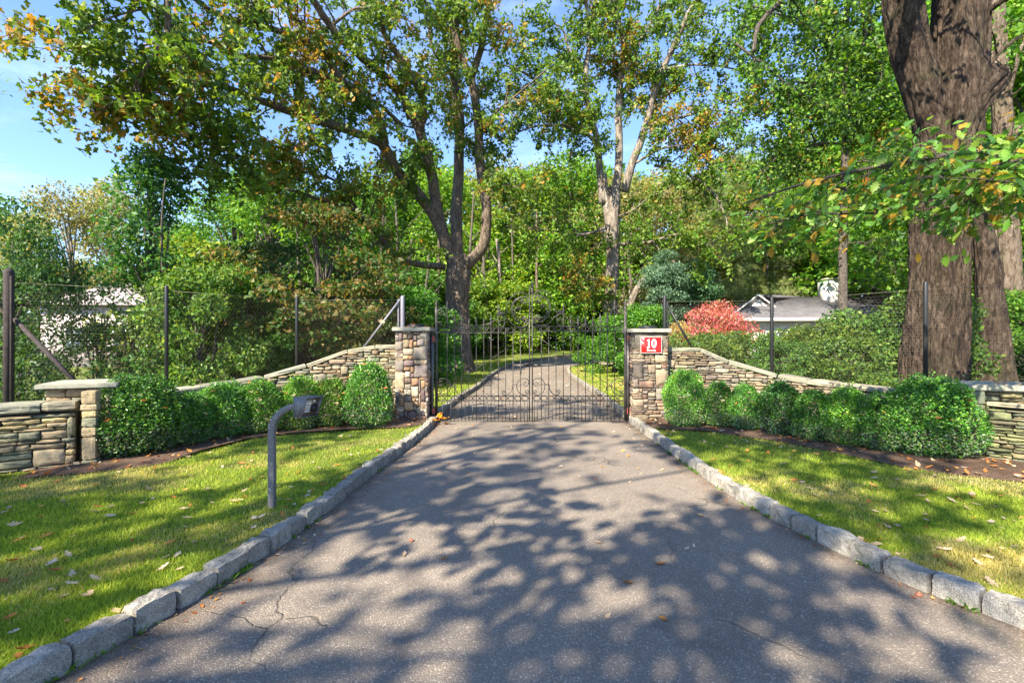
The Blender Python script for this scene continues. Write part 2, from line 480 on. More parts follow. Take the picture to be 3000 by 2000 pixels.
# driveway
N = 150
L = resample(LEFT, N); R = resample(RIGHT, N)
TC = [0, .025, .06, .13, .3, .5, .7, .87, .94, .975, 1]
cols_n = len(TC)
EC = []
V = []
for i in range(N):
    for j in range(cols_n):
        t_ = TC[j]; e_ = {0: 1, 1: .75, 2: .25}.get(min(j, cols_n - 1 - j), 0); EC.append((e_, e_, e_))
        q = (L[i] + (-0.05, 0)) * (1 - t_) + (R[i] + (0.05, 0)) * t_
        crown = 0.0
        V.append((q[0], q[1], float(zt(q[0], q[1])) + crown + 0.004 * (float(vnoise(q[0], q[1], 0.6, 9)) - .5)))
F = [(i * cols_n + j, i * cols_n + j + 1, (i + 1) * cols_n + j + 1, (i + 1) * cols_n + j) for i in range(N - 1) for j in range(cols_n - 1)]
o = link("driveway", mesh_np("driveway", V, F, EC, smooth=True), M['asphalt']); setp(o, "worn dark asphalt driveway running under the iron gate", kind='structure')
# street the drive comes off, behind the viewpoint
m = MB(); m.add([(-60, -60, -0.01), (60, -60, -0.01), (60, -5.0, -0.01), (-60, -5.0, -0.01)], [(0, 1, 2, 3)])
o = link("road", m.mesh("road"), M['asphalt']); setp(o, kind='structure')

# lawns either side of the drive, one sheet each, starting at the back of the kerb
def side_sheet(name, E, sgn, mat):
    offs = [0, .15, .4, .8, 1.3, 2, 3, 4.2, 5.6, 7.5, 10, 14, 20, 30, 50, 110]
    E = resample(E, 130)
    V = []
    for p in E:
        for d in offs:
            x = p[0] + sgn * d
            V.append((x, p[1], float(lawn_z(x, p[1]))))
    k = len(offs)
    F = [(i * k + j, i * k + j + 1, (i + 1) * k + j + 1, (i + 1) * k + j) for i in range(len(E) - 1) for j in range(k - 1)]
    if sgn > 0: F = [f for f in F]
    else: F = [f[::-1] for f in F]
    o = link(name, mesh_np(name, V, F, smooth=True), mat); setp(o, kind='structure')
KW = 0.13
side_sheet("lawn", offset_line(LEFT, -(KW - .02)), -1, M['lawn'])
side_sheet("lawn", offset_line(RIGHT, KW - .02), 1, M['lawn'])
# woodland floor reaching the horizon
xs = np.array([-600, -300, -120, -60, -40, -28, -20, -12, -4, 4, 12, 20, 30, 45, 70, 130, 300, 600.]); ys = np.array([-300, -120, -60, -20, 0, 10, 20, 26, 30, 36, 41, 44.4, 50, 58, 70, 90, 130, 300, 700.])
V = []
for y in ys:
    for x in xs:
        lift = 0.085 if y > 44 else -0.08
        V.append((x, y, float(zt(x, min(y, 300))) + lift))
nx = len(xs)
F = [(i * nx + j, i * nx + j + 1, (i + 1) * nx + j + 1, (i + 1) * nx + j) for i in range(len(ys) - 1) for j in range(nx - 1)]
o = link("ground", mesh_np("ground", V, F, smooth=True), M['floor']); setp(o, kind='structure')

# mulch beds
BED_L = [(-6.0, 5.75), (-5.4, 6.0), (-4.75, 6.45), (-4.65, 7.2), (-4.45, 8.1), (-3.5, 8.75), (-2.6, 9.0), (-1.95, 9.25), (-1.8, 10.2), (-3.2, 10.6), (-4.9, 10.1), (-5.7, 9.3), (-6.2, 8.3), (-6.5, 7.4)]
BED_R = [(6.6, 5.35), (6.0, 5.65), (5.5, 5.95), (5.08, 6.4), (4.85, 7.1), (4.45, 7.9), (3.75, 8.65), (3.1, 8.95), (2.72, 9.2), (2.66, 10.0), (3.4, 10.6), (4.9, 10.4), (5.9, 9.9), (6.5, 9.0), (7.0, 7.8), (7.2, 6.4)]
def bed(poly):
    P = smooth_pts(poly + [poly[0]], 5)[:-1]
    c = P.mean(0)
    rings = [1.0, .85, .6, .3]
    V = []
    for r in rings:
        for p in P:
            q = c + (p - c) * r
            V.append((q[0], q[1], float(lawn_z(q[0], q[1])) + (0.006 if r == 1 else 0.035) + .02 * float(vnoise(q[0], q[1], 3.0, 5))))
    n = len(P)
    F = [(i * n + j, i * n + (j + 1) % n, (i + 1) * n + (j + 1) % n, (i + 1) * n + j) for i in range(len(rings) - 1) for j in range(n)]
    V.append((c[0], c[1], float(lawn_z(*c)) + .04))
    F3 = [((len(rings) - 1) * n + j, (len(rings) - 1) * n + (j + 1) % n, len(V) - 1) for j in range(n)]
    o = link("mulch_bed", mesh_np("mulch_bed", V, [F, F3], smooth=True), M['mulch']); setp(o, kind='structure')
bed(BED_L); bed(BED_R)

# ------------------------------------------------------------------ kerbs of split granite blocks
def rough_block(seed, nx=7, ny=3, nz=3, amp=0.095):
    """unit block -.5...5 with split faces"""
    import bmesh
    bm = bmesh.new()
    bmesh.ops.create_cube(bm, size=1.0)
    bmesh.ops.subdivide_edges(bm, edges=list(bm.edges), cuts=4, use_grid_fill=True)
    for v in bm.verts:
        p = v.co.copy()
        q = Vector((p.x * 2.2, p.y * 1.4, p.z * 1.4))
        n = mnoise.noise(q * 2.0 + Vector((seed * 7.1, 0, 0)))
        n2 = mnoise.noise(q * 4.5 + Vector((seed * 3.3, 5, 0)))
        # knock off the corners
        e = sum(1 for k in range(3) if abs(abs(p[k]) - .5) < 1e-4)
        f = {0: 1, 1: 1, 2: 0.955, 3: 0.90}[e]
        v.co = Vector((p.x * (1 - (1 - f) * .45), p.y * f, p.z * f)) * (1.0 + 0.0)
        d = (n * .75 + n2 * .4) * amp
        v.co += Vector((p.x * d * .7, p.y * d * 2.4, p.z * d * 2.0))
    me = bpy.data.meshes.new("granite_block")
    bm.to_mesh(me); bm.free()
    me.materials.append(M['granite'])
    return me
KB = [rough_block(s) for s in range(9)]
rk = random.Random(4)
def kerb(E, sgn, label):
    root = empty("kerb", (E[0][0], E[0][1], 0), 0, label, None, kind='structure')
    Ld = offset_line(E, sgn * KW / 2)
    d = np.concatenate([[0], np.cumsum(np.linalg.norm(np.diff(Ld, axis=0), axis=1))])
    s = 0.05
    while s < d[-1] - .3:
        far = np.interp(s, d, Ld[:, 1]) > 12
        ln = rk.uniform(.23, .31) * (1.0 if not far else 1.08)
        x0, y0 = np.interp(s, d, Ld[:, 0]), np.interp(s, d, Ld[:, 1])
        x1, y1 = np.interp(s + ln, d, Ld[:, 0]), np.interp(s + ln, d, Ld[:, 1])
        cx, cy = (x0 + x1) / 2, (y0 + y1) / 2
        if y1 > -4.8:
            g = rk.uniform(.24, .36) * (.95 if sgn < 0 else 1.08) * (.75 if far else 1)  # left kerb darker than right: its shade is put into block colour
            z = float(zt(cx, cy))
            link("granite_block", rk.choice(KB), None, root, (cx - E[0][0] + sgn * rk.uniform(-.006, .008), cy - E[0][1], z + .025 + rk.uniform(-.010, .010)),
                 (rk.gauss(0, .03), rk.gauss(0, .02), math.atan2(y1 - y0, x1 - x0) + rk.gauss(0, .03) + (math.pi if rk.random() < .5 else 0)),
                 (ln - .008, KW * rk.uniform(.95, 1.1), .225 * rk.uniform(.94, 1.05)), (g * 1.08, g, g * .86))
        s += ln + rk.uniform(.004, .018)
kerb(LEFT, -1, "kerb of split grey granite blocks along the lawn with the intercom post")
kerb(RIGHT, 1, "kerb of pale split granite blocks along the lawn right of the drive")

# ------------------------------------------------------------------ laid stone
def stone_template(seed, rough=1.0):
    r = random.Random(seed)
    # rounded outline, 12 points
    out = []
    for i in range(12):
        a = 2 * math.pi * i / 12 + math.pi / 12
        c, s_ = math.cos(a), math.sin(a)
        k = 1.0 / max(abs(c), abs(s_))
        e = 0.5 * min(k, 1.39)
        out.append((c * e * (1 + r.uniform(-.11, .05) * rough), s_ * e * (1 + r.uniform(-.2, .06) * rough)))
    V = [(x, .5, z) for x, z in out] + [(x * 1.0, -.28, z) for x, z in out]
    V += [(x * .965 + r.uniform(-.02, .02), -.44 + r.uniform(-.05, .05) * rough, z * .93 + r.uniform(-.03, .03)) for x, z in out]
    V += [(x * .5 + r.uniform(-.04, .04), -.5 + r.uniform(-.08, .07) * rough, z * .45 + r.uniform(-.03, .03)) for x, z in out]
    V.append((r.uniform(-.1, .1), -.5 + r.uniform(-.06, .04), r.uniform(-.1, .1)))
    F = []
    for k in range(3):
        for i in range(12):
            j = (i + 1) % 12
            F.append((k * 12 + i, k * 12 + j, (k + 1) * 12 + j, (k + 1) * 12 + i))
    F3 = [(36 + i, 36 + (i + 1) % 12, 48) for i in range(12)]
    return np.array(V), np.array(F)[:, ::-1], np.array(F3)[:, ::-1]
ST = [stone_template(s) for s in range(14)]
STM = []
for i, (v, f, f3) in enumerate(ST):
    me = mesh_np("stone", v, [f, f3]); me.materials.append(M['stone']); STM.append(me)

def pack(Ls, top, ch, rng, wr=(0.10, 0.34), bigp=0.06, big=(0.18, 0.34, 3, 6), tall=(1, 1, 1, 2), cw=0.02, jit=.25, fixed=()):
    """lay stones in courses; top: function of s. returns (s0,s1,z0,z1,big?)"""
    ns = int(Ls / cw)
    tops = [max(0, int(round(top((i + .5) * cw) / ch))) for i in range(ns)]
    nz = max(tops)
    occ = [[z >= tops[i] for i in range(ns)] for z in range(nz)]
    rowz = [0.0]
    for k in range(nz): rowz.append((k + 1) * ch + rng.uniform(-jit, jit) * ch * (0 if k == nz - 1 else 1))
    res = []
    def take(i0, i1, z0, z1, b):
        for z in range(z0, z1):
            for i in range(i0, i1): occ[z][i] = True
        res.append((i0 * cw, i1 * cw, rowz[z0], rowz[z1], b))
    for (a, b, c_, d_) in fixed:
        i0, i1 = int(a / cw), min(ns, int(b / cw)); z0 = int(round(c_ / ch)); z1 = min(nz, int(round(d_ / ch)))
        take(i0, i1, z0, z1, True)
    for z in range(nz):
        i = 0
        while i < ns:
            if occ[z][i]: i += 1; continue
            run = 0
            while i + run < ns and not occ[z][i + run]: run += 1
            isb = rng.random() < bigp
            if isb:
                w = int(rng.uniform(big[0], big[1]) / cw); h = rng.randint(big[2], big[3])
            else:
                w = int(rng.uniform(*wr) / cw); h = rng.choice(tall)
            w = max(2, min(w, run))
            if run - w < int(wr[0] / cw * .7): w = run if run <= wr[1] / cw * 1.3 else max(2, run // 2)
            ok = 1
            for hh in range(1, h):
                if z + hh >= nz or any(occ[z + hh][i + q] for q in range(w)): break
                ok = hh + 1
            take(i, i + w, z, z + ok, isb)
            i += w
    return res

PAL_TAN = [(.29, .24, .155), (.25, .215, .15), (.22, .21, .16), (.33, .28, .19), (.19, .175, .135), (.27, .205, .13), (.19, .19, .15), (.23, .17, .12)]
PAL_PIL = [(.31, .245, .165), (.27, .24, .2), (.21, .15, .12), (.26, .16, .1), (.18, .15, .14), (.36, .31, .24), (.33, .22, .13), (.24, .21, .18), (.13, .095, .095)]
PAL_SLT = [(.25, .2, .145), (.21, .17, .135), (.165, .135, .12), (.3, .24, .17), (.23, .15, .11), (.18, .165, .14)]
PAL_MOSS = [(.36, .29, .15), (.42, .34, .18), (.25, .24, .16), (.28, .22, .14), (.21, .21, .15), (.36, .28, .18)]
PAL_GREEN_SHADE = [(.13, .145, .08), (.17, .18, .09), (.12, .135, .1), (.2, .18, .1), (.14, .13, .09)]  # mossy greens, darkened to put the right wall's shade into the stone

def lay(parent, rects, frame, pal, rng, depth=.16, limit=300, gap=.006, proud=.02, hidden=None, mesh_name="stone_infill"):
    """frame(s,z) -> (x,y,angle); puts the widest stones down as parts, the rest as one joined part"""
    order = sorted(rects, key=lambda q: -(q[1] - q[0]) * (q[3] - q[2]))
    if hidden: order = [q for q in order if not hidden((q[0] + q[1]) / 2, (q[2] + q[3]) / 2)] + [q for q in order if hidden((q[0] + q[1]) / 2, (q[2] + q[3]) / 2)]
    par = np.array(parent.location)
    rest = MB()
    for n, (s0, s1, z0, z1, b) in enumerate(order):
        s = (s0 + s1) / 2; z = (z0 + z1) / 2
        x, y, ang = frame(s, z)
        w = s1 - s0 - gap * rng.uniform(.4, 1.6) * .5; h = z1 - z0 - gap * rng.uniform(.3, 1.2) * .5
        c = rng.choice(pal); k = rng.uniform(.6, 1.35); c = tuple(v * k for v in c)
        pr = rng.uniform(-proud, proud) + (proud * .6 if b else 0)
        x += math.sin(ang) * pr; y -= math.cos(ang) * pr
        tilt = rng.gauss(0, .012 if w > .15 else .03)
        hid = hidden is not None and hidden(s, z)
        if n < limit and not hid:
            link("stone", rng.choice(STM), None, parent, (x - par[0], y - par[1], z - par[2]), (0, tilt, ang), (w, depth, h), c)
        else:
            v, f, f3 = rng.choice(ST)
            q = v * (w, depth, h)
            ca, sa = math.cos(ang), math.sin(ang)
            Vq = np.stack([q[:, 0] * ca - q[:, 1] * sa + x - par[0], q[:, 0] * sa + q[:, 1] * ca + y - par[1], q[:, 2] + z - par[2]], 1)
            n0 = rest.n
            rest.add(Vq, f, c)
            rest.F.setdefault(3, []).append(f3 + n0)
    if rest.n:
        o = link(mesh_name, rest.mesh(mesh_name, col=True), M['stone_mesh'], parent); setp(o, kind='stuff')

def block_prism(poly, z0, z1):
    n = len(poly)
    V = [(x, y, z0) for x, y in poly] + [(x, y, z1) for x, y in poly]
    m = MB(); m.add(V, [(i, (i + 1) % n, n + (i + 1) % n, n + i) for i in range(n)])
    m.F.setdefault(n, []).append(np.array([list(range(n))[::-1]])); m.F.setdefault(n, []).append(np.array([list(range(n, 2 * n))]))
    return m

def slab(name, w, d, h, seed, b=.012):
    """a dressed stone slab with a slightly wavering edge, origin at centre of underside"""
    import bmesh
    bm = bmesh.new(); bmesh.ops.create_cube(bm, size=1.0)
    for v in bm.verts: v.co = Vector((v.co.x * w, v.co.y * d, (v.co.z + .5) * h))
    bmesh.ops.subdivide_edges(bm, edges=[e for e in bm.edges if abs((e.verts[0].co - e.verts[1].co).z) < 1e-5], cuts=5, use_grid_fill=True)
    for v in bm.verts:
        n = mnoise.noise(Vector((v.co.x * 5 + seed, v.co.y * 5, v.co.z * 9)))
        v.co.x += n * .008 * (1 if v.co.x > 0 else -1); v.co.y += n * .010 * (1 if v.co.y > 0 else -1)
        v.co.z += mnoise.noise(Vector((v.co.x * 4, v.co.y * 4 + seed, 0))) * .004
    bmesh.ops.bevel(bm, geom=[e for e in bm.edges if e.calc_face_angle(0) > 1.0], offset=b, segments=2, affect='EDGES')
    me = bpy.data.meshes.new(name); bm.to_mesh(me); bm.free(); return me

def pier(label, cx, cy, w, d, h, rz, pal, seed, wr, tall, ch, bigp, big, capw, capt, fixed=(), cat="pillar", name="stone_pillar", lo=0.0):
    root = empty(name, (cx, cy, lo), rz, label, cat)
    rng = random.Random(seed)
    m = MB(); add_box(m, -w / 2 + .05, w / 2 - .05, -d / 2 + .05, d / 2 - .05, 0, h)
    link("core", m.mesh("core"), M['mortar'], root)
    for face in range(4):
        Ls = (w, d, w, d)[face]
        rects = pack(Ls - .0, lambda s: h, ch, rng, wr, bigp, big, tall, fixed=fixed if face == 0 else ())
        def frame(s, z, face=face, Ls=Ls):
            if face == 0: return (s - w / 2, -d / 2 + .08, 0.0)
            if face == 1: return (w / 2 - .082, s - d / 2, math.pi / 2)
            if face == 2: return (w / 2 - s, d / 2 - .08, math.pi)
            return (-w / 2 + .082, d / 2 - s, -math.pi / 2)
        class P: location = (0, 0, 0)
        fake = [(a + (.01 if face % 2 else 0), b - (.01 if face % 2 else 0), z0, z1, bb) for a, b, z0, z1, bb in rects]
        # local frame: stones are children of root, so place in root space
        rest_limit = 300 if face != 2 else 0
        lay_local(root, fake, frame, pal, rng, rest_limit)
    o = link("capstone", slab("capstone", w + capw, d + capw, capt, seed), M['slab'], root, (0, 0, h + .002))
    return root

def lay_local(root, rects, frame, pal, rng, limit):
    class Z: pass
    save = root.location.copy(); root.location = (0, 0, 0)
    lay(root, rects, frame, pal, rng, .16, limit, proud=.012)
    root.location = save

# pillars that carry the gate
GY = 10.42
pier("tall stone gate pillar of mixed brown and tan blocks with orange leaves on its cap", -2.125, 10.47, .69, .76, 1.965, 0, PAL_PIL, 11, (.08, .22), (2, 2, 3, 3, 4), .047, .16, (.18, .28, 4, 6), .11, .085,
     fixed=((.38, .68, 1.36, 1.66), (.0, .2, .75, 1.12), (.40, .68, .98, 1.28)))
pier("tall gate pillar of thin stacked stone carrying the red number sign", 2.93, 10.47, .74, .76, 1.935, 0, PAL_SLT, 23, (.10, .30), (1, 1, 1, 2), .042, .05, (.16, .26, 4, 6), .12, .085,
     fixed=((.02, .72, 1.62, 1.92), (.0, .22, .98, 1.25), (.48, .72, .85, 1.18), (.12, .44, .76, .94), (.02, .34, .0, .22), (.46, .7, 1.3, 1.46)))
# end piers of the wing walls
pier("low square stone pier with a bluestone cap behind the leftmost boxwood", -6.17, 6.98, .74, .74, 1.1, math.radians(24), PAL_MOSS, 31, (.14, .4), (1, 1, 2), .055, .1, (.16, .22, 4, 5), .16, .07, cat="pier", name="stone_pier")
pier("low stone pier with a long bluestone cap behind the rightmost boxwood", 7.05, 7.0, .95, .8, 1.06, math.radians(-22), PAL_GREEN_SHADE, 37, (.14, .4), (1, 1, 2), .05, .08, (.16, .22, 4, 5), .16, .075, cat="pier", name="stone_pier")

def wall_run(name, label, path, pal, seed, ch, wr, bigp, big, hidden=None, tall=(1, 1, 1, 2), coping=True, limit=300, thick=.42, cop_len=(.4, .95), base=0.02, copt=.085, flip=False):
    """path rows: x, y, height of the top"""
    P = smooth_pts(path, 6)
    d = np.concatenate([[0], np.cumsum(np.hypot(np.diff(P[:, 0]), np.diff(P[:, 1])))])
    root = empty(name, (P[0][0], P[0][1], base), 0, label, "wall")
    rng = random.Random(seed)
    X = lambda s: float(np.interp(s, d, P[:, 0])); Y = lambda s: float(np.interp(s, d, P[:, 1])); Z = lambda s: float(np.interp(s, d, P[:, 2]))
    def ang(s):
        a = math.atan2(Y(s + .1) - Y(s - .1), X(s + .1) - X(s - .1)); return a
    def frame(s, z):
        a = ang(s)
        # front face looks towards -normal; stones sit 8 cm behind the face line
        return (X(s) - math.sin(a) * .08, Y(s) + math.cos(a) * .08, a)
    top = lambda s: Z(s) - base - (copt if coping else 0)
    rects = pack(d[-1], top, ch, rng, wr, bigp, big, tall)
    rects = [(a, b, z0 + base, z1 + base, c) for a, b, z0, z1, c in rects]
    root_loc = root.location.copy()
    lay(root, rects, frame, pal, rng, .17, limit, hidden=hidden, proud=.022)
    # core
    m = MB()
    ss = np.linspace(0, d[-1], 40)
    V = []
    for s in ss:
        a = ang(s); x, y = X(s) - root_loc[0], Y(s) - root_loc[1]
        for off, zz in ((.06, 0), (.06, top(s) - .02), (thick, top(s) - .02), (thick, 0)):
            V.append((x - math.sin(a) * off, y + math.cos(a) * off, zz))
    F = [(i * 4 + j, i * 4 + (j + 1) % 4, (i + 1) * 4 + (j + 1) % 4, (i + 1) * 4 + j) for i in range(len(ss) - 1) for j in range(4)] + [(0, 1, 2, 3), tuple(len(V) - 4 + k for k in (3, 2, 1, 0))]
    m.add(V, F); link("core", m.mesh("core"), M['mortar'], root)
    if coping:
        s = 0.0
        while s < d[-1] - .1:
            ln = min(rng.uniform(*cop_len), d[-1] - s)
            a = ang(s + ln / 2); za, zb = Z(s), Z(s + ln)
            x, y = X(s + ln / 2) - root_loc[0], Y(s + ln / 2) - root_loc[1]
            off = thick / 2
            pitch = -math.atan2(zb - za, ln)
            k = rng.uniform(.7, 1.1); c = rng.choice([(.27, .26, .2), (.22, .22, .17), (.3, .27, .2)]); c = tuple(v * k for v in c)
            t_ = copt * rng.uniform(.9, 1.15)
            me = rough_slab(rng.randint(0, 99))
            link("coping_stone", me, None, root, (x - math.sin(a) * off, y + math.cos(a) * off, (za + zb) / 2 - root_loc[2] - t_ / 2 + .01),
                 (rng.gauss(0, .015), pitch, a), (math.hypot(ln, zb - za) - .008, thick + rng.uniform(.02, .08), t_), c)
            s += ln
    return root
_RS = {}
def rough_slab(k):
    k = k % 6
    if k not in _RS:
        me = rough_block(k + 50, amp=.035); me.materials.clear(); me.materials.append(M['stone']); me.name = "coping_stone"; _RS[k] = me
    return _RS[k]

def hid_l(s, z): return z < 0.62 and s < 5.4
wall_run("wing_wall", "curved dry-laid stone wing wall sweeping down left from the gate pillar",
         [(-6.0, 7.45, .86), (-5.98, 8.3, .88), (-5.5, 9.25, .94), (-4.85, 9.85, 1.08), (-4.05, 10.18, 1.37), (-3.45, 10.3, 1.6), (-3.1, 10.33, 1.66), (-2.47, 10.35, 1.67)][::1],
         PAL_TAN, 5, .048, (.12, .40), .05, (.18, .32, 3, 4), hidden=lambda s, z: z < .55 and s < 4.2)
wall_run("wing_wall", "curved dry-laid stone wing wall sweeping down right from the sign pillar",
         [(3.3, 10.35, 1.6), (3.75, 10.35, 1.61), (4.1, 10.33, 1.6), (4.45, 10.28, 1.42), (5.1, 10.08, 1.18), (5.66, 9.75, 1.02), (6.2, 9.05, .94), (6.65, 8.2, .9), (6.95, 7.5, .88)],
         PAL_SLT + PAL_TAN[:3], 8, .05, (.10, .36), .05, (.18, .28, 3, 4), hidden=lambda s, z: z < .5 and s > .9)
# low walls in front of the piers, running towards the street
wall_run("low_stone_wall", "low mossy wall of big rounded boulders and thin stones at far left",
         [(-10.3, 3.0, .86), (-9.0, 4.1, .88), (-7.6, 5.15, .92), (-6.55, 5.95, .93), (-5.86, 6.42, .93)], PAL_MOSS, 15, .055, (.14, .44), 0.09, (.28, .44, 3, 5), coping=True, thick=.5, cop_len=(.35, .6), limit=260, copt=.12)
wall_run("low_stone_wall", "low greenish wall of thin stacked stone at the far right edge",
         [(6.62, 6.68, .9), (7.3, 6.05, .88), (8.2, 5.3, .86), (9.6, 4.2, .85), (11.2, 3.0, .85)], PAL_GREEN_SHADE, 17, .042, (.10, .32), .03, (.18, .28, 2, 3), coping=True, thick=.5, limit=280, copt=.06)
# quoin stones at the corner where pier meets low wall
def quoins(x, y, ztop, seed, label, pal, rz):
    root = empty("corner_column", (x, y, .03), rz, label, "column")
    rng = random.Random(seed); z = 0
    while z < ztop - .06:
        h = min(rng.choice([.09, .13, .2, .27, .31]), ztop - z)
        if ztop - z - h < .08: h = ztop - z
        me = rough_slab(rng.randint(0, 99))
        k = rng.uniform(.8, 1.15); c = tuple(v * k for v in rng.choice(pal))
        link("stone", me, None, root, (0, 0, z + h / 2), (0, 0, rng.gauss(0, .03)), (.155 * rng.uniform(.85, 1.15), .2, h - .01), c)
        z += h
quoins(-5.72, 6.5, 1.06, 3, "column of squared blocks where the boulder wall meets the pier", PAL_MOSS, math.radians(24))
quoins(6.55, 6.78, 1.03, 4, "narrow column of squared blocks at the end of the greenish wall", PAL_GREEN_SHADE, math.radians(-22))

# ------------------------------------------------------------------ gate
def C7(x, y, dy=0.0):   # drawing sheet of the gate -> gate plane (x, z)
    return ((1250 + x * .28698 - 1500) / F0 * GY, 1.75 - (820 + y * .28698 - 1000) / F0 * GY + dy)
def spiral(cx, cy, r0, r1, a0, a1, n=26):
    t_ = np.linspace(0, 1, n); r = r0 + (r1 - r0) * t_; a = np.radians(a0 + (a1 - a0) * t_)
    return [(cx + r_ * math.cos(b), cy - r_ * math.sin(b)) for r_, b in zip(r, a)]
def curve(*pts): return [tuple(p) for p in smooth_pts(list(pts), 6)]

def finial(m, x, z0, z1, y=0, s=1.0):
    """turned urn and spear at top of a bar"""
    prof = [(.009, 0), (.009, .02), (.02, .025), (.02, .035), (.012, .04), (.024, .055), (.024, .07), (.012, .085), (.016, .095), (.019, .115), (.013, .15), (.006, .185), (.001, .215)]
    k = 12; V = []
    for r, z in prof:
        for i in range(8):
            a = 2 * math.pi * i / 8; V.append((x + r * s * math.cos(a), y + r * s * math.sin(a), z1 - .215 * s + z * s))
    F = [(a * 8 + i, a * 8 + (i + 1) % 8, (a + 1) * 8 + (i + 1) % 8, (a + 1) * 8 + i) for a in range(k) for i in range(8)]
    m.add(V, F)

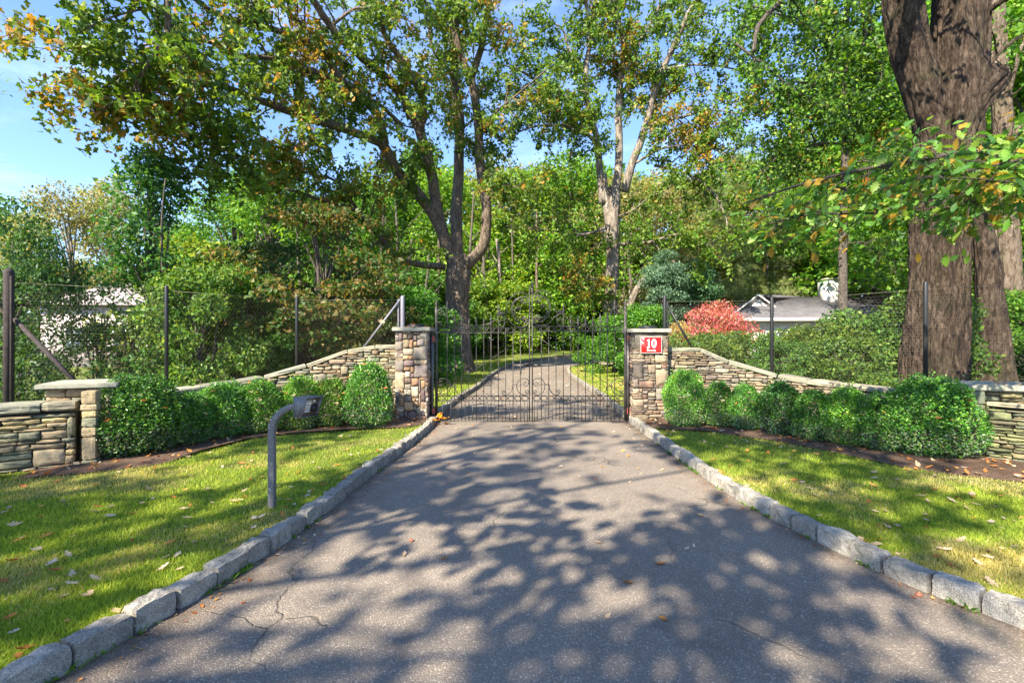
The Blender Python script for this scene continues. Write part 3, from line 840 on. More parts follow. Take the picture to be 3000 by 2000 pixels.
def gate_leaf(side, label):
    """side -1: left leaf as drawn, +1: mirrored"""
    dy = 0.0 if side < 0 else 0.035
    root = empty("gate_leaf", (C7(100 if side < 0 else 2028, 0)[0], GY, .02), 0, label, "gate", "pair of wrought iron gate leaves")
    rx = root.location.x; rz = root.location.z
    def T(p, up=0.0):
        x, y = p
        if side > 0: x = 2128 - x
        X_, Z_ = C7(x, y, up)
        return (X_ - rx, 0.0, Z_ - rz)
    def line(pts, r, name, up=0.0, sides=4, flat=1.0, yoff=0.0, taper=False):
        m = MB()
        P = np.array([T(p, up) for p in pts]); P[:, 1] += yoff
        rr = r if not taper else np.linspace(r, r * .55, len(P))
        tube_add(m, P, rr, sides, flat=flat, start_angle=math.pi / 4)
        return link(name, m.mesh(name, smooth=sides > 4), M['iron'], root)
    def boxp(name, x0, x1, y0, y1, dep, mat='iron', up=0.0, yo=0.0):
        a = T((x0, y0), up); b = T((x1, y1), up)
        m = MB(); add_box(m, min(a[0], b[0]), max(a[0], b[0]), -dep / 2 + yo, dep / 2 + yo, min(a[2], b[2]), max(a[2], b[2]))
        return link(name, m.mesh(name), M[mat], root)
    up = dy
    # stiles
    s1 = boxp("hinge_stile", 88, 112, 285, 1450, .05)
    m = MB(); a = T((100, 285), 0); finial(m, a[0], 0, T((100, 185), 0)[2], 0, 1.5)
    link("stile_finial", m.mesh("stile_finial", smooth=True), M['iron'], root)
    s2 = boxp("meeting_stile", 1044, 1055, 90 if side > 0 else 60, 1446, .026)
    if side > 0:
        m = MB(); finial(m, T((1050, 0))[0], 0, T((0, -5))[2], 0, 1.5)
        link("stile_finial", m.mesh("stile_finial", smooth=True), M['iron'], root)
    # rails
    for y0, h, u in ((487, 6, up), (541, 6, up), (1180, 6, 0), (1233, 6, 0), (1443, 10, 0)):
        boxp("rail", 112, 1041, y0 - h / 2, y0 + h / 2, .026, up=u)
    # long bars with the finials on top of those that run through
    tips = {210: 205, 285: 340, 357: 350, 432: 385, 507: 375, 583: 375, 657: 355, 732: 240}
    for x in (210, 285, 357, 432, 507, 583, 657, 732, 807, 882, 957):
        yt = tips.get(x, 487)
        b = boxp("bar", x - 3.6, x + 3.6, (yt + 40) if x in tips else 487, 1443, .015, up=up)
        if x in tips:
            m = MB(); finial(m, T((x, 0))[0], 0, T((0, yt), up)[2], 0, 1.2)
            f = link("finial", m.mesh("finial", smooth=True), M['iron'], b)
    # short pickets between at the foot
    for x in (161, 248, 321, 394, 470, 545, 620, 695, 770, 845, 920, 999):
        boxp("picket", x - 3.2, x + 3.2, 1236, 1443, .013)
    # rings between double rails
    for y0, y1, u in ((487, 541, up), (1180, 1233, 0)):
        for k in range(13):
            cx = 112 + (k + .5) * (1041 - 112) / 13
            pts = [(cx + 33 * math.cos(a), (y0 + y1) / 2 + 23 * math.sin(a)) for a in np.linspace(0, 2 * math.pi, 20, endpoint=False)]
            P = np.array([T(p, u) for p in pts]); m = MB(); tube_add(m, P, .0085, 4, closed=True)
            link("ring", m.mesh("ring", smooth=True), M['iron'], root)
    # diagonal stay
    line([(112, 1170), (1041, 548)], .008, "diagonal_brace", yoff=.02)
    SC_ = [
        # top centre lyre
        [*curve((735, 345), (775, 362), (830, 400), (880, 455), (945, 480), (1005, 472), (1036, 440), (1030, 400), (1000, 388)), *spiral(1003, 412, 24, 10, 100, 400, 14)][0:200],
        spiral(985, 300, 122, 100, 60, 290, 40),
        [(1041, 172), *curve((1020, 150), (975, 128), (925, 132), (875, 165), (835, 220), (822, 290), (815, 335))],
        [*spiral(985, 215, 10, 46, -300, 60, 24)][::1],
        curve((1008, 172), (950, 178), (890, 215), (865, 290), (880, 370), (930, 430), (985, 445)),
        spiral(990, 405, 42, 10, -70, 300, 24),
        curve((945, 300), (925, 280), (905, 300), (900, 345), (920, 405), (960, 440), (990, 446)),
        spiral(945, 285, 24, 6, -90, 330, 20),
        spiral(978, 225, 26, 6, -40, 340, 20),
        # upper outer corner
        curve((165, 285), (130, 300), (116, 330), (130, 355), (160, 355)), spiral(158, 333, 24, 7, -80, 240, 16),
        curve((165, 284), (205, 290), (228, 318), (265, 319)),
        curve((245, 325), (252, 375), (300, 430), (360, 458), (432, 468), (520, 467), (600, 452), (660, 432), (705, 405), (722, 360), (740, 335), (812, 332)),
        spiral(137, 450, 26, 8, 190, -140, 18),
        curve((730, 355), (790, 375), (800, 430), (790, 465), (755, 482)), spiral(760, 435, 46, 10, -100, 250, 24),
        spiral(640, 462, 18, 5, 200, -120, 14),
        # bottom centre
        [*curve((1041, 1062), (1042, 1030), (1020, 1008), (985, 1003), (940, 1025), (920, 1085), (940, 1145), (985, 1172), (1025, 1165), (1041, 1140))],
        spiral(1010, 1055, 32, 8, 20, -330, 20), spiral(1022, 1142, 22, 7, 0, 330, 18),
        [(920, 1067), (876, 1067), (876, 1075), *curve((878, 1075), (875, 1110), (850, 1150), (815, 1174), (780, 1165), (768, 1140))], spiral(784, 1140, 20, 6, 180, -140, 16),
        # bottom outer
        curve((120, 1040), (135, 1012), (180, 1005), (225, 1030), (242, 1085), (225, 1140), (175, 1168), (115, 1160)),
        spiral(148, 1060, 32, 8, 60, 380, 18), spiral(135, 1138, 22, 7, -90, 240, 16),
        [(240, 1085), (288, 1085), *curve((290, 1088), (300, 1130), (330, 1165), (372, 1172), (402, 1150), (395, 1122))], spiral(382, 1137, 18, 6, 40, 340, 14),
    ]
    for k, pts in enumerate(SC_):
        u = up if np.mean([p[1] for p in pts]) < 600 else 0
        line(pts, .0095, "scroll", u, 5, yoff=-.004 * (k % 3))
    # leaf-shaped ornaments where scrolls meet
    for (x0, y0, L_, u, s_) in ((725, 362, 82, up, 1), (928, 1078, 50, 0, 1), (168, 352, 34, up, -1)):
        n = 9; V = []
        for i in range(n):
            t_ = i / (n - 1); w_ = 13 * math.sin(math.pi * min(1, t_ * .9 + .05)) * (L_ / 80 * .9 + .2)
            yb = y0 - s_ * 22 * math.sin(math.pi * t_) * L_ / 80
            for sg in (-1, 1):
                a = T((x0 + L_ * t_, yb + sg * w_ * .5), u)
                V.append((a[0], -.016, a[2])); V.append((a[0], .008, a[2]))
        F = []
        for i in range(n - 1):
            a = i * 4; b = a + 4
            F += [(a, a + 2, b + 2, b), (a + 1, b + 1, b + 3, a + 3), (a, b, b + 1, a + 1), (a + 2, a + 3, b + 3, b + 2)]
        F += [(0, 1, 3, 2), (n * 4 - 4, n * 4 - 2, n * 4 - 1, n * 4 - 3)]
        link("leaf_ornament", mesh_np("leaf_ornament", V, F), M['iron'], root)
    # hinges, painted rust red
    for y in (600, 1335):
        a = T((68, y)); m = bev_box("hinge", a[0] - .035, a[0] + .035, -.03, .05, a[2] - .065, a[2] + .065, .008)
        link("hinge", m, M['hinge'], root)
        m = MB(); tube_add(m, [(a[0] - side * .0, .01, a[2] - .08), (a[0], .01, a[2] + .08)], .02, 8); link("hinge_pin", m.mesh("hinge_pin"), M['iron'], root)
    if side < 0:
        boxp("latch_arm", 888, 1041, 860, 884, .05, yo=.03)
        boxp("latch_bolt", 995, 1070, 850, 866, .03, yo=-.01)
        boxp("latch_hanger", 952, 968, 884, 962, .03, yo=.03)
    else:
        boxp("latch_arm", 964, 1041, 860, 884, .05, yo=.03)
    # foot bolt
    boxp("drop_rod", 1026, 1034, 1180, 1456, .016, yo=-.02)
    return root
gate_leaf(-1, "left wrought iron gate leaf with dark scrolls, hung beside the pillar of mixed blocks")
gate_leaf(1, "right wrought iron gate leaf with lighter top rails, hung beside the sign pillar")
# steel hanging posts let into the pillars
for x, lab in ((-1.755, "dark steel hanging post on the drive side of the left gate pillar"), (2.535, "dark steel hanging post on the drive side of the sign pillar")):
    root = empty("gate_post", (x, GY + .02, 0), 0, lab, "post")
    m = MB(); add_box(m, -.022, .022, -.05, .05, 0, 1.96); link("channel", m.mesh("channel"), M['iron'], root)
    m = MB(); add_box(m, -.012 + (.028 if x < 0 else -.028), .012 + (.028 if x < 0 else -.028), -.035, .0, .1, 1.85); link("strap", m.mesh("strap"), M['galv'], root)
# threshold bar and small drain grate by the right leaf
m = bev_box("ground_plate", 2.15, 2.5, GY - .14, GY + .02, .004, .03, .004); o = link("ground_plate", m, M['rust_post']); setp(o, "flat rusty steel plate on the asphalt under the right gate hinge", "plate")

# ------------------------------------------------------------------ house number sign
sx0, sx1, sz0, sz1 = 2.705, 3.15, 1.505, 1.845
root = empty("number_sign", ((sx0 + sx1) / 2, 10.045, (sz0 + sz1) / 2), 0, "red enamel sign with a white 10 and small name on the stone pillar", "sign")
w2, h2 = (sx1 - sx0) / 2, (sz1 - sz0) / 2
def rrect(w, h, r, n=5):
    P = []
    for cx, cz, a0 in ((w - r, h - r, 0), (-w + r, h - r, 90), (-w + r, -h + r, 180), (w - r, -h + r, 270)):
        for i in range(n + 1):
            a = math.radians(a0 + 90 * i / n); P.append((cx + r * math.cos(a), cz + r * math.sin(a)))
    return P
def plate_mesh(name, P, y0, y1):
    n = len(P); V = [(x, y0, z) for x, z in P] + [(x, y1, z) for x, z in P]
    F4 = [(i, n + i, n + (i + 1) % n, (i + 1) % n) for i in range(n)]
    m = MB(); m.add(V, F4); m.F.setdefault(n, []).append(np.array([list(range(n))])); m.F.setdefault(n, []).append(np.array([list(range(n, 2 * n))[::-1]]))
    return m.mesh(name)
def ring_mesh(name, Po, Pi, y0, y1):
    n = len(Po); V = [(x, y0, z) for x, z in Po] + [(x, y0, z) for x, z in Pi] + [(x, y1, z) for x, z in Po] + [(x, y1, z) for x, z in Pi]
    F = []
    for i in range(n):
        j = (i + 1) % n
        F += [(i, j, n + j, n + i), (i, 2 * n + i, 2 * n + j, j), (n + i, n + j, 3 * n + j, 3 * n + i)]
    return mesh_np(name, V, F)
link("plate", plate_mesh("plate", rrect(w2, h2, .022), -.004, .012), M['sign_red'], root)
link("border", ring_mesh("border", rrect(w2 - .0005, h2 - .0005, .022), rrect(w2 - .0065, h2 - .0065, .017), -.0065, -.0042), M['sign_white'], root)
# numeral one
one = [(-.045, -.09), (.035, -.09), (.035, -.081), (.014, -.074), (.014, .092), (.004, .092), (-.022, .072), (-.045, .066), (-.045, .057), (-.022, .057), (-.014, .05), (-.014, -.074), (-.045, -.081)]
def poly_extr(name, P, y0, y1, ox, oz):
    me = plate_mesh(name, [(x + ox, z + oz) for x, z in P[::-1]] if False else [(x + ox, z + oz) for x, z in P], y0, y1); return me
link("numeral_one", poly_extr("numeral_one", one, -.0075, -.0042, -.052, .032), M['sign_white'], root)
def sup(rx, rz, ox, oz, n=32, e=2.3):
    return [(ox + rx * math.copysign(abs(math.cos(a)) ** (2 / e), math.cos(a)), oz + rz * math.copysign(abs(math.sin(a)) ** (2 / e), math.sin(a))) for a in np.linspace(0, 2 * math.pi, n, endpoint=False)]
link("numeral_zero", ring_mesh("numeral_zero", sup(.052, .093, .058, .033), sup(.019, .076, .058, .033), -.0075, -.0042), M['sign_white'], root)
cu = bpy.data.curves.new("name_text", 'FONT'); cu.body = "Bauza"; cu.size = .066; cu.align_x = 'CENTER'; cu.extrude = .0015; cu.offset = .0007; cu.space_character = 1.25
to = bpy.data.objects.new("tmp", cu); COL.objects.link(to)
dg = bpy.context.evaluated_depsgraph_get(); tm = bpy.data.meshes.new_from_object(to.evaluated_get(dg)); bpy.data.objects.remove(to)
tm.name = "lettering"; tm.materials.clear()
o = link("lettering", tm, M['sign_white'], root, (0, -.006, -.128), (math.radians(90), 0, 0)); o['kind'] = 'stuff'
link("corner_glare", plate_mesh("corner_glare", [(-.19, .135), (-.155, .095), (-.145, .115), (-.150, .14), (-.17, .152)], -.0068, -.0043), M['sign_white'], root)  # white patch puts the glare at the sign's top-left corner into colour

# ------------------------------------------------------------------ lamp bases on the caps
def lathe(prof, k=24):
    V = []; F = []
    for r, z in prof:
        for i in range(k):
            a = 2 * math.pi * i / k; V.append((r * math.cos(a), r * math.sin(a), z))
    n = len(prof)
    F = [(a * k + i, a * k + (i + 1) % k, (a + 1) * k + (i + 1) % k, (a + 1) * k + i) for a in range(n - 1) for i in range(k)]
    m = MB(); m.add(V, F); m.F.setdefault(k, []).append(np.array([list(range((n - 1) * k, n * k))])); m.F.setdefault(k, []).append(np.array([list(range(k))[::-1]]))
    return m
for x, z, lab in ((-2.09, 2.055, "round black lantern base littered with leaves on the left pillar cap"), (2.97, 2.025, "round black lantern base on top of the sign pillar")):
    me = lathe([(.20, 0), (.205, .012), (.2, .05), (.17, .062), (.165, .064)]).mesh("lantern_base", smooth=False)
    o = link("lantern_base", me, M['black_steel'], None, (x, 10.45, z)); setp(o, lab, "lantern base")

# ------------------------------------------------------------------ gooseneck intercom stand
root = empty("intercom_stand", (-2.40, 4.78, .07), 0, "grey paint-chipped gooseneck intercom stand on the lawn beside the drive", "intercom")
pp = [(0, 0, -.05), (0, 0, .4), (0, 0, .76)]
for a in np.linspace(180, 90, 9)[1:]:
    pp.append((.29 + .29 * math.cos(math.radians(a)), 0, .79 + .25 * math.sin(math.radians(a))))
pp.append((.33, 0, 1.04))
m = MB(); P_ = np.array(pp)
V, F = tube_vf(P_, .044, 4, start_angle=math.pi / 4); m.add(V, F)
me = m.mesh("pole"); 
o = link("pole", me, M['post_paint'], root)
bv = o.modifiers.new("bevel", 'BEVEL'); bv.width = .008; bv.segments = 2
head = empty("h", (0, 0, 0)); bpy.data.objects.remove(head)
# housing: an open wedge hood; side plates cut back at the foot, keypad panel set inside
hx, hz = .30, .95
def P3(m, pts): m.add(pts, [(0, 1, 2, 3)] if len(pts) == 4 else [(0, 1, 2)])
rot = math.radians(-24)
def hood_side(y0, y1):
    poly = [(0, -.095), (.105, -.095), (.175, .095), (0, .095)]
    V = [(x, y0, z) for x, z in poly] + [(x, y1, z) for x, z in poly]
    m = MB(); m.add(V, [(0, 1, 2, 3), (4, 7, 6, 5), (0, 4, 5, 1), (1, 5, 6, 2), (2, 6, 7, 3), (3, 7, 4, 0)]); return m
def hp(name, m, mat):
    return link(name, m.mesh(name), M[mat], root, (hx, 0, hz + .085), (0, 0, rot))
hp("side_plate", hood_side(-.10, -.096), 'post_paint')
hp("side_plate", hood_side(.096, .10), 'post_paint')
m = MB(); add_box(m, 0, .2, -.101, .101, .095, .1); hp("hood", m, 'post_paint')
m = MB(); add_box(m, 0, .1, -.101, .101, -.1, -.095); hp("floor_plate", m, 'post_paint')
m = MB(); add_box(m, -.004, 0, -.101, .101, -.1, .1); hp("back_plate", m, 'post_paint')
# sloping keypad panel
def slope(x0, z0, x1, z1, y0, y1, th):
    dx, dz = x1 - x0, z1 - z0; l_ = math.hypot(dx, dz); nx_, nz_ = dz / l_ * th, -dx / l_ * th
    V = [(x0, y0, z0), (x0, y1, z0), (x1, y1, z1), (x1, y0, z1), (x0 + nx_, y0, z0 + nz_), (x0 + nx_, y1, z0 + nz_), (x1 + nx_, y1, z1 + nz_), (x1 + nx_, y0, z1 + nz_)]
    m = MB(); m.add(V, BOXF); return m
pn = hp("keypad_panel", slope(.075, -.09, .135, .09, -.09, .09, .006), 'panel')
rk2 = MB()
for r in range(4):
    for c_ in range(3):
        z_ = -.05 + r * .024; x_ = .075 + (z_ + .09) / .18 * .06 + .006; y_ = -.062 + c_ * .022
        add_box(rk2, x_, x_ + .008, y_, y_ + .014, z_, z_ + .014)
for r in range(4):
    for c_ in range(3):
        m = MB(); z_ = -.05 + r * .024; x_ = .075 + (z_ + .09) / .18 * .06 + .006; y_ = -.062 + c_ * .022
        add_box(m, x_, x_ + .008, y_, y_ + .014, z_, z_ + .014)
        hp("key_button", m, 'sign_white')
m = MB(); add_box(m, .11, .125, .015, .075, -.05, .02); hp("speaker_grille", m, 'black_steel')
m = MB(); tube_add(m, [(.125, .03, .055), (.14, .03, .055)], .012, 10); hp("call_button", m, 'sign_white')

# ------------------------------------------------------------------ deer fence on both wings
def hexnet(path, z0f, z1f, cell=.062, r=.0011, seed=1, sag=.02):
    P = np.array(path, dtype=float)
    d = np.concatenate([[0], np.cumsum(np.hypot(np.diff(P[:, 0]), np.diff(P[:, 1])))])
    hx_, hz_ = cell * .87, cell * .75
    V = []; E = []
    idx = {}
    nc = int(d[-1] / hx_)
    zmax = max(z1f(s) for s in np.linspace(0, d[-1], 20)); zmin = min(z0f(s) for s in np.linspace(0, d[-1], 20))
    nr = int((zmax - zmin) / hz_)
    def vid(s, z):
        k = (round(s * 1000), round(z * 1000))
        if k not in idx:
            idx[k] = len(V)
            jx = mnoise.noise(Vector((s * 3, z * 3, seed))) * .012
            ss = min(max(s + jx, 0), d[-1])
            x = np.interp(ss, d, P[:, 0]); y = np.interp(ss, d, P[:, 1])
            bl = mnoise.noise(Vector((s * 1.2, z * 1.2, seed + 9))) * sag
            V.append((x, y + bl, z + jx))
        return idx[k]
    for rI in range(nr):
        for c in range(nc):
            s = c * hx_ + (hx_ / 2 if rI % 2 else 0); z = zmin + rI * hz_
            if z < z0f(s) or z > z1f(s) or s + hx_ > d[-1]: continue
            a = vid(s, z); b = vid(s + hx_ / 2, z + cell * .25); c2 = vid(s + hx_, z); d2 = vid(s, z - cell * .5)
            E += [(a, b), (b, c2), (a, d2)]
    V = np.array(V); E = np.array(E)
    A = V[E[:, 0]]; B = V[E[:, 1]]; D = B - A; D /= np.linalg.norm(D, axis=1, keepdims=True)
    ref = np.array([.1, 1, .05]); U = np.cross(D, ref); U /= np.linalg.norm(U, axis=1, keepdims=True); Wv = np.cross(D, U)
    VV = []
    for end in (A, B):
        for k in range(3):
            a = 2 * math.pi * k / 3; VV.append(end + r * (math.cos(a) * U + math.sin(a) * Wv))
    VV = np.stack(VV, 1).reshape(-1, 3)
    n = len(E); b0 = np.arange(n)[:, None] * 6
    F = np.concatenate([b0 + np.array([[k, (k + 1) % 3, 3 + (k + 1) % 3, 3 + k]]) for k in range(3)])
    return mesh_np("netting", VV, F)

def fence_post(root, x, y, z0, z1, r, mat, cap=True, name="post"):
    k = [(r, z0), (r, z1 - r * .8), (r * .85, z1 - r * .4), (r * .4, z1)]
    o = link(name, lathe(k, 12).mesh("post", smooth=True), M[mat], root, (x - root.location.x, y - root.location.y, -root.location.z)); return o
def rod(root, a, b, r, mat, name, sides=8):
    m = MB(); l_ = root.location
    tube_add(m, [(a[0] - l_.x, a[1] - l_.y, a[2] - l_.z), (b[0] - l_.x, b[1] - l_.y, b[2] - l_.z)], r, sides)
    return link(name, m.mesh(name, smooth=True), M[mat], root)
Lf = empty("deer_fence", (-2.5, 10.92, 0), 0, "tall wire deer netting on dark posts behind the left wing wall", "fence")
fence_post(Lf, -2.5, 10.92, 0, 2.8, .05, 'galv'); fence_post(Lf, -2.6, 10.94, 0, 2.72, .02, 'galv')
fence_post(Lf, -4.75, 10.55, 0, 2.74, .035, 'black_steel'); fence_post(Lf, -6.47, 8.95, 0, 2.8, .034, 'black_steel')
fence_post(Lf, -8.95, 8.5, 0, 3.05, .075, 'rust_post'); fence_post(Lf, -8.82, 8.42, 0, 2.9, .022, 'rust_post')
rod(Lf, (-2.54, 10.9, 2.72), (-3.36, 10.8, 1.6), .024, 'galv', "brace"); rod(Lf, (-8.85, 8.5, 2.15), (-7.55, 8.75, .55), .04, 'rust_post', "brace")
lp = [(-2.5, 10.92), (-4.75, 10.55), (-6.47, 8.95), (-8.95, 8.5), (-11.5, 8.0)]
rod(Lf, (-2.5, 10.92, 2.7), (-4.75, 10.55, 2.66), .0025, 'wire', "tension_wire", 4); rod(Lf, (-4.75, 10.55, 2.66), (-6.47, 8.95, 2.7), .0025, 'wire', "tension_wire", 4); rod(Lf, (-6.47, 8.95, 2.7), (-8.95, 8.5, 2.8), .0025, 'wire', "tension_wire", 4)
me = hexnet([(a - Lf.location.x, b - Lf.location.y) for a, b in lp], lambda s: .15, lambda s: 2.7, .07, .0006)
o = link("netting", me, M['wire'], Lf); setp(o, kind='stuff')
Rf = empty("deer_fence", (3.49, 10.92, 0), 0, "tall wire deer netting on black posts behind the right wing wall", "fence")
fence_post(Rf, 3.49, 10.92, 0, 2.8, .042, 'black_steel'); fence_post(Rf, 3.57, 10.95, 0, 2.65, .018, 'black_steel')
fence_post(Rf, 5.6, 10.3, 0, 2.72, .038, 'black_steel'); fence_post(Rf, 7.2, 8.32, 0, 2.8, .036, 'black_steel'); fence_post(Rf, 9.6, 6.4, 0, 2.8, .036, 'black_steel')
rod(Rf, (3.52, 10.9, 2.62), (4.1, 10.72, 1.5), .024, 'black_steel', "brace")
rp = [(3.49, 10.92), (5.6, 10.3), (7.2, 8.32), (9.6, 6.4)]
rod(Rf, (3.49, 10.92, 2.66), (5.6, 10.3, 2.62), .0025, 'wire', "tension_wire", 4); rod(Rf, (5.6, 10.3, 2.62), (7.2, 8.32, 2.66), .0025, 'wire', "tension_wire", 4); rod(Rf, (7.2, 8.32, 2.66), (9.6, 6.4, 2.66), .0025, 'wire', "tension_wire", 4)
me = hexnet([(a - Rf.location.x, b - Rf.location.y) for a, b in rp], lambda s: .15, lambda s: 2.64, .07, .0009, 4)
o = link("netting", me, M['wire'], Rf); setp(o, kind='stuff')

# ------------------------------------------------------------------ houses beyond the gardens
def roofq(name, pts, root, mat, th=.12):
    V = [tuple(p) for p in pts] + [(p[0], p[1], p[2] - th) for p in pts]
    n = len(pts); m = MB(); m.add(V, [(i, (i + 1) % n, n + (i + 1) % n, n + i) for i in range(n)])
    m.F.setdefault(n, []).append(np.array([list(range(n))[::-1]])); m.F.setdefault(n, []).append(np.array([list(range(n, 2 * n))]))
    return link(name, m.mesh(name), M[mat], root)
def bx(name, root, x0, x1, y0, y1, z0, z1, mat):
    m = MB(); add_box(m, x0, x1, y0, y1, z0, z1); return link(name, m.mesh(name), M[mat], root)
def window(root, x, z, w, h, y):
    f = bx("window", root, x - w / 2, x + w / 2, y - .06, y + .02, z, z + h, 'white_wall')
    bx("pane", f, x - w / 2 + .07, x - .025, y - .065, y - .03, z + .07, z + h / 2 - .02, 'glass'); bx("pane", f, x + .025, x + w / 2 - .07, y - .065, y - .03, z + .07, z + h / 2 - .02, 'glass')
    bx("pane", f, x - w / 2 + .07, x - .025, y - .065, y - .03, z + h / 2 + .02, z + h - .07, 'glass'); bx("pane", f, x + .025, x + w / 2 - .07, y - .065, y - .03, z + h / 2 + .02, z + h - .07, 'glass')
# left: pale two-storey house seen between trunks
H = empty("pale_house", (-24, 31, .1), math.radians(6), "pale stucco house half hidden by the shrubs at far left", "house")
bx("wall", H, -6, 10, 0, 9, 0, 4.1, 'pink_wall')
roofq("roof", [(-6.5, -.5, 4.05), (10.5, -.5, 4.05), (8.5, 4.5, 5.9), (-4.5, 4.5, 5.9)], H, 'pale_roof')
roofq("roof", [(-4.5, 4.5, 5.9), (8.5, 4.5, 5.9), (10.5, 9.5, 4.05), (-6.5, 9.5, 4.05)], H, 'pale_roof')
c_ = bx("chimney", H, .9, 2.0, 3.4, 4.4, 5.2, 6.5, 'brick'); bx("chimney_cap", c_, .8, 2.1, 3.3, 4.5, 6.5, 6.62, 'white_wall'); bx("chimney_pot", c_, 1.25, 1.65, 3.7, 4.1, 6.62, 7.1, 'white_wall')
for x in (-4, -1.2, 1.6, 4.4, 7.2): window(H, x, 1.0, 1.1, 1.6, 0)
# right: grey-roofed bungalow
H = empty("bungalow", (13.6, 27, .1), math.radians(-4), "white bungalow with grey shingle roof beyond the right hedge", "house")
bx("wall", H, .6, 16, 2.5, 11, 0, 3.15, 'white_wall')
roofq("roof", [(-.1, 1.9, 3.05), (17, 1.9, 3.05), (14, 6.5, 4.75), (3.2, 6.5, 4.75)], H, 'shingle')
roofq("roof", [(-.1, 1.9, 3.05), (3.2, 6.5, 4.75), (-.1, 11.5, 3.05)], H, 'shingle')
# raised cross gable
bx("gable_wall", H, .9, 5.2, 4.6, 8, 3.1, 3.6, 'white_wall')
m = MB(); m.add([(-.1 + .6, 4.4, 3.25), (3.7, 4.4, 3.25), (2.1, 4.4, 4.55), (.5, 4.55, 3.25), (3.7, 4.55, 3.25), (2.1, 4.55, 4.55)], [(0, 1, 4, 3), (1, 2, 5, 4), (2, 0, 3, 5)]); m.F.setdefault(3, []).append(np.array([(0, 2, 1), (3, 4, 5)])); link("gable_front", m.mesh("gable_front"), M['white_wall'], H)
roofq("roof", [(.2, 4.2, 3.2), (2.1, 4.2, 4.7), (7.5, 7.6, 4.85), (7.5, 7.8, 3.2)][::1], H, 'shingle', .14)
m = MB()
tube_add(m, [(.2, 4.15, 3.15), (2.1, 4.15, 4.68)], .05, 4); tube_add(m, [(2.1, 4.15, 4.68), (3.9, 4.15, 3.3)], .05, 4)
link("bargeboard", m.mesh("bargeboard"), M['white_wall'], H)
bx("fascia", H, -.1, 17, 1.84, 1.9, 2.88, 3.07, 'white_wall')
c_ = bx("chimney", H, 7.0, 8.1, 5.2, 6.4, 3.9, 5.75, 'white_wall'); bx("chimney_cap", c_, 6.95, 8.15, 5.1, 6.5, 5.75, 5.87, 'slab')
bx("vent", H, 11.2, 11.7, 5.0, 5.4, 4.2, 4.9, 'white_wall')
for x in (2.4, 5.4, 8.4, 11.4, 14.2): window(H, x, .9, 1.2, 1.4, 2.5)
# ------------------------------------------------------------------ foliage
KITE = (np.array([(0, 0, 0), (.45, .30, .10), (1, 0, -.04), (.45, -.30, .10)]), np.array([(0, 3, 2), (0, 2, 1)]))
LOB_V = np.array([(0, 0, 0), (.28, .20, .07), (.40, .12, .04), (.60, .34, .10), (.74, .14, .03), (1.0, 0, -.10), (.74, -.14, .03), (.60, -.34, .10), (.40, -.12, .04), (.28, -.20, .07)])
LOB = (LOB_V, np.array([(0, 2, 1), (2, 4, 3), (0, 8, 2), (0, 9, 8), (8, 6, 2), (2, 6, 4), (8, 7, 6), (6, 5, 4)]))
NEEDLE = (np.array([(0, 0, 0), (1, .05, .02), (1, -.05, .02), (0, 0.02, .02), (.9, .30, .12), (.93, .24, .1), (0, -.02, 0), (.9, -.30, .0), (.93, -.24, .04)]), np.array([(0, 1, 2), (3, 4, 5), (6, 8, 7)]))

def leaf_arrays(rng, P, size, col, tmpl=KITE, droop=.25, up=.7, out=None, outw=0.0):
    n = len(P)
    A = rng.normal(size=(n, 3)); A[:, 2] -= droop * 1.5
    if out is not None: A += out * outw
    A /= np.linalg.norm(A, axis=1, keepdims=True)
    Nn = rng.normal(size=(n, 3)) * .9; Nn[:, 2] += up
    if out is not None: Nn += out * .6
    Nn -= A * np.sum(A * Nn, axis=1, keepdims=True)
    Nn /= np.linalg.norm(Nn, axis=1, keepdims=True) + 1e-9
    B = np.cross(Nn, A)
    T, F = tmpl; k = len(T)
    s = (np.asarray(size) * rng.uniform(.6, 1.32, n))[:, None, None]
    V = P[:, None, :] + s * (T[None, :, 0:1] * A[:, None, :] + T[None, :, 1:2] * B[:, None, :] + T[None, :, 2:3] * Nn[:, None, :])
    Fv = (F[None] + (np.arange(n) * k)[:, None, None]).reshape(-1, F.shape[1])
    C = np.repeat(col, k, axis=0)
    return V.reshape(-1, 3), Fv, C

def palette(rng, n, cols, w=None, jit=.2):
    cols = np.array(cols); w = np.array(w if w is not None else [1] * len(cols), dtype=float); w /= w.sum()
    c = cols[rng.choice(len(cols), size=n, p=w)]
    return c * rng.uniform(1 - jit, 1 + jit, (n, 1))

def patchy(rng, P, base, alt, thresh=.6, sc=.45, seed=0):
    """some boughs turn: swap colours where slow noise is high"""
    f = .5 * (vnoise(P[:, 0] + P[:, 2] * .7, P[:, 1] - P[:, 2] * .5, sc, seed) + vnoise(P[:, 0] - P[:, 2], P[:, 1] + P[:, 2], sc * 1.7, seed + 3))
    m = (f + rng.uniform(-.12, .12, len(P))) > thresh
    return np.where(m[:, None], alt, base)

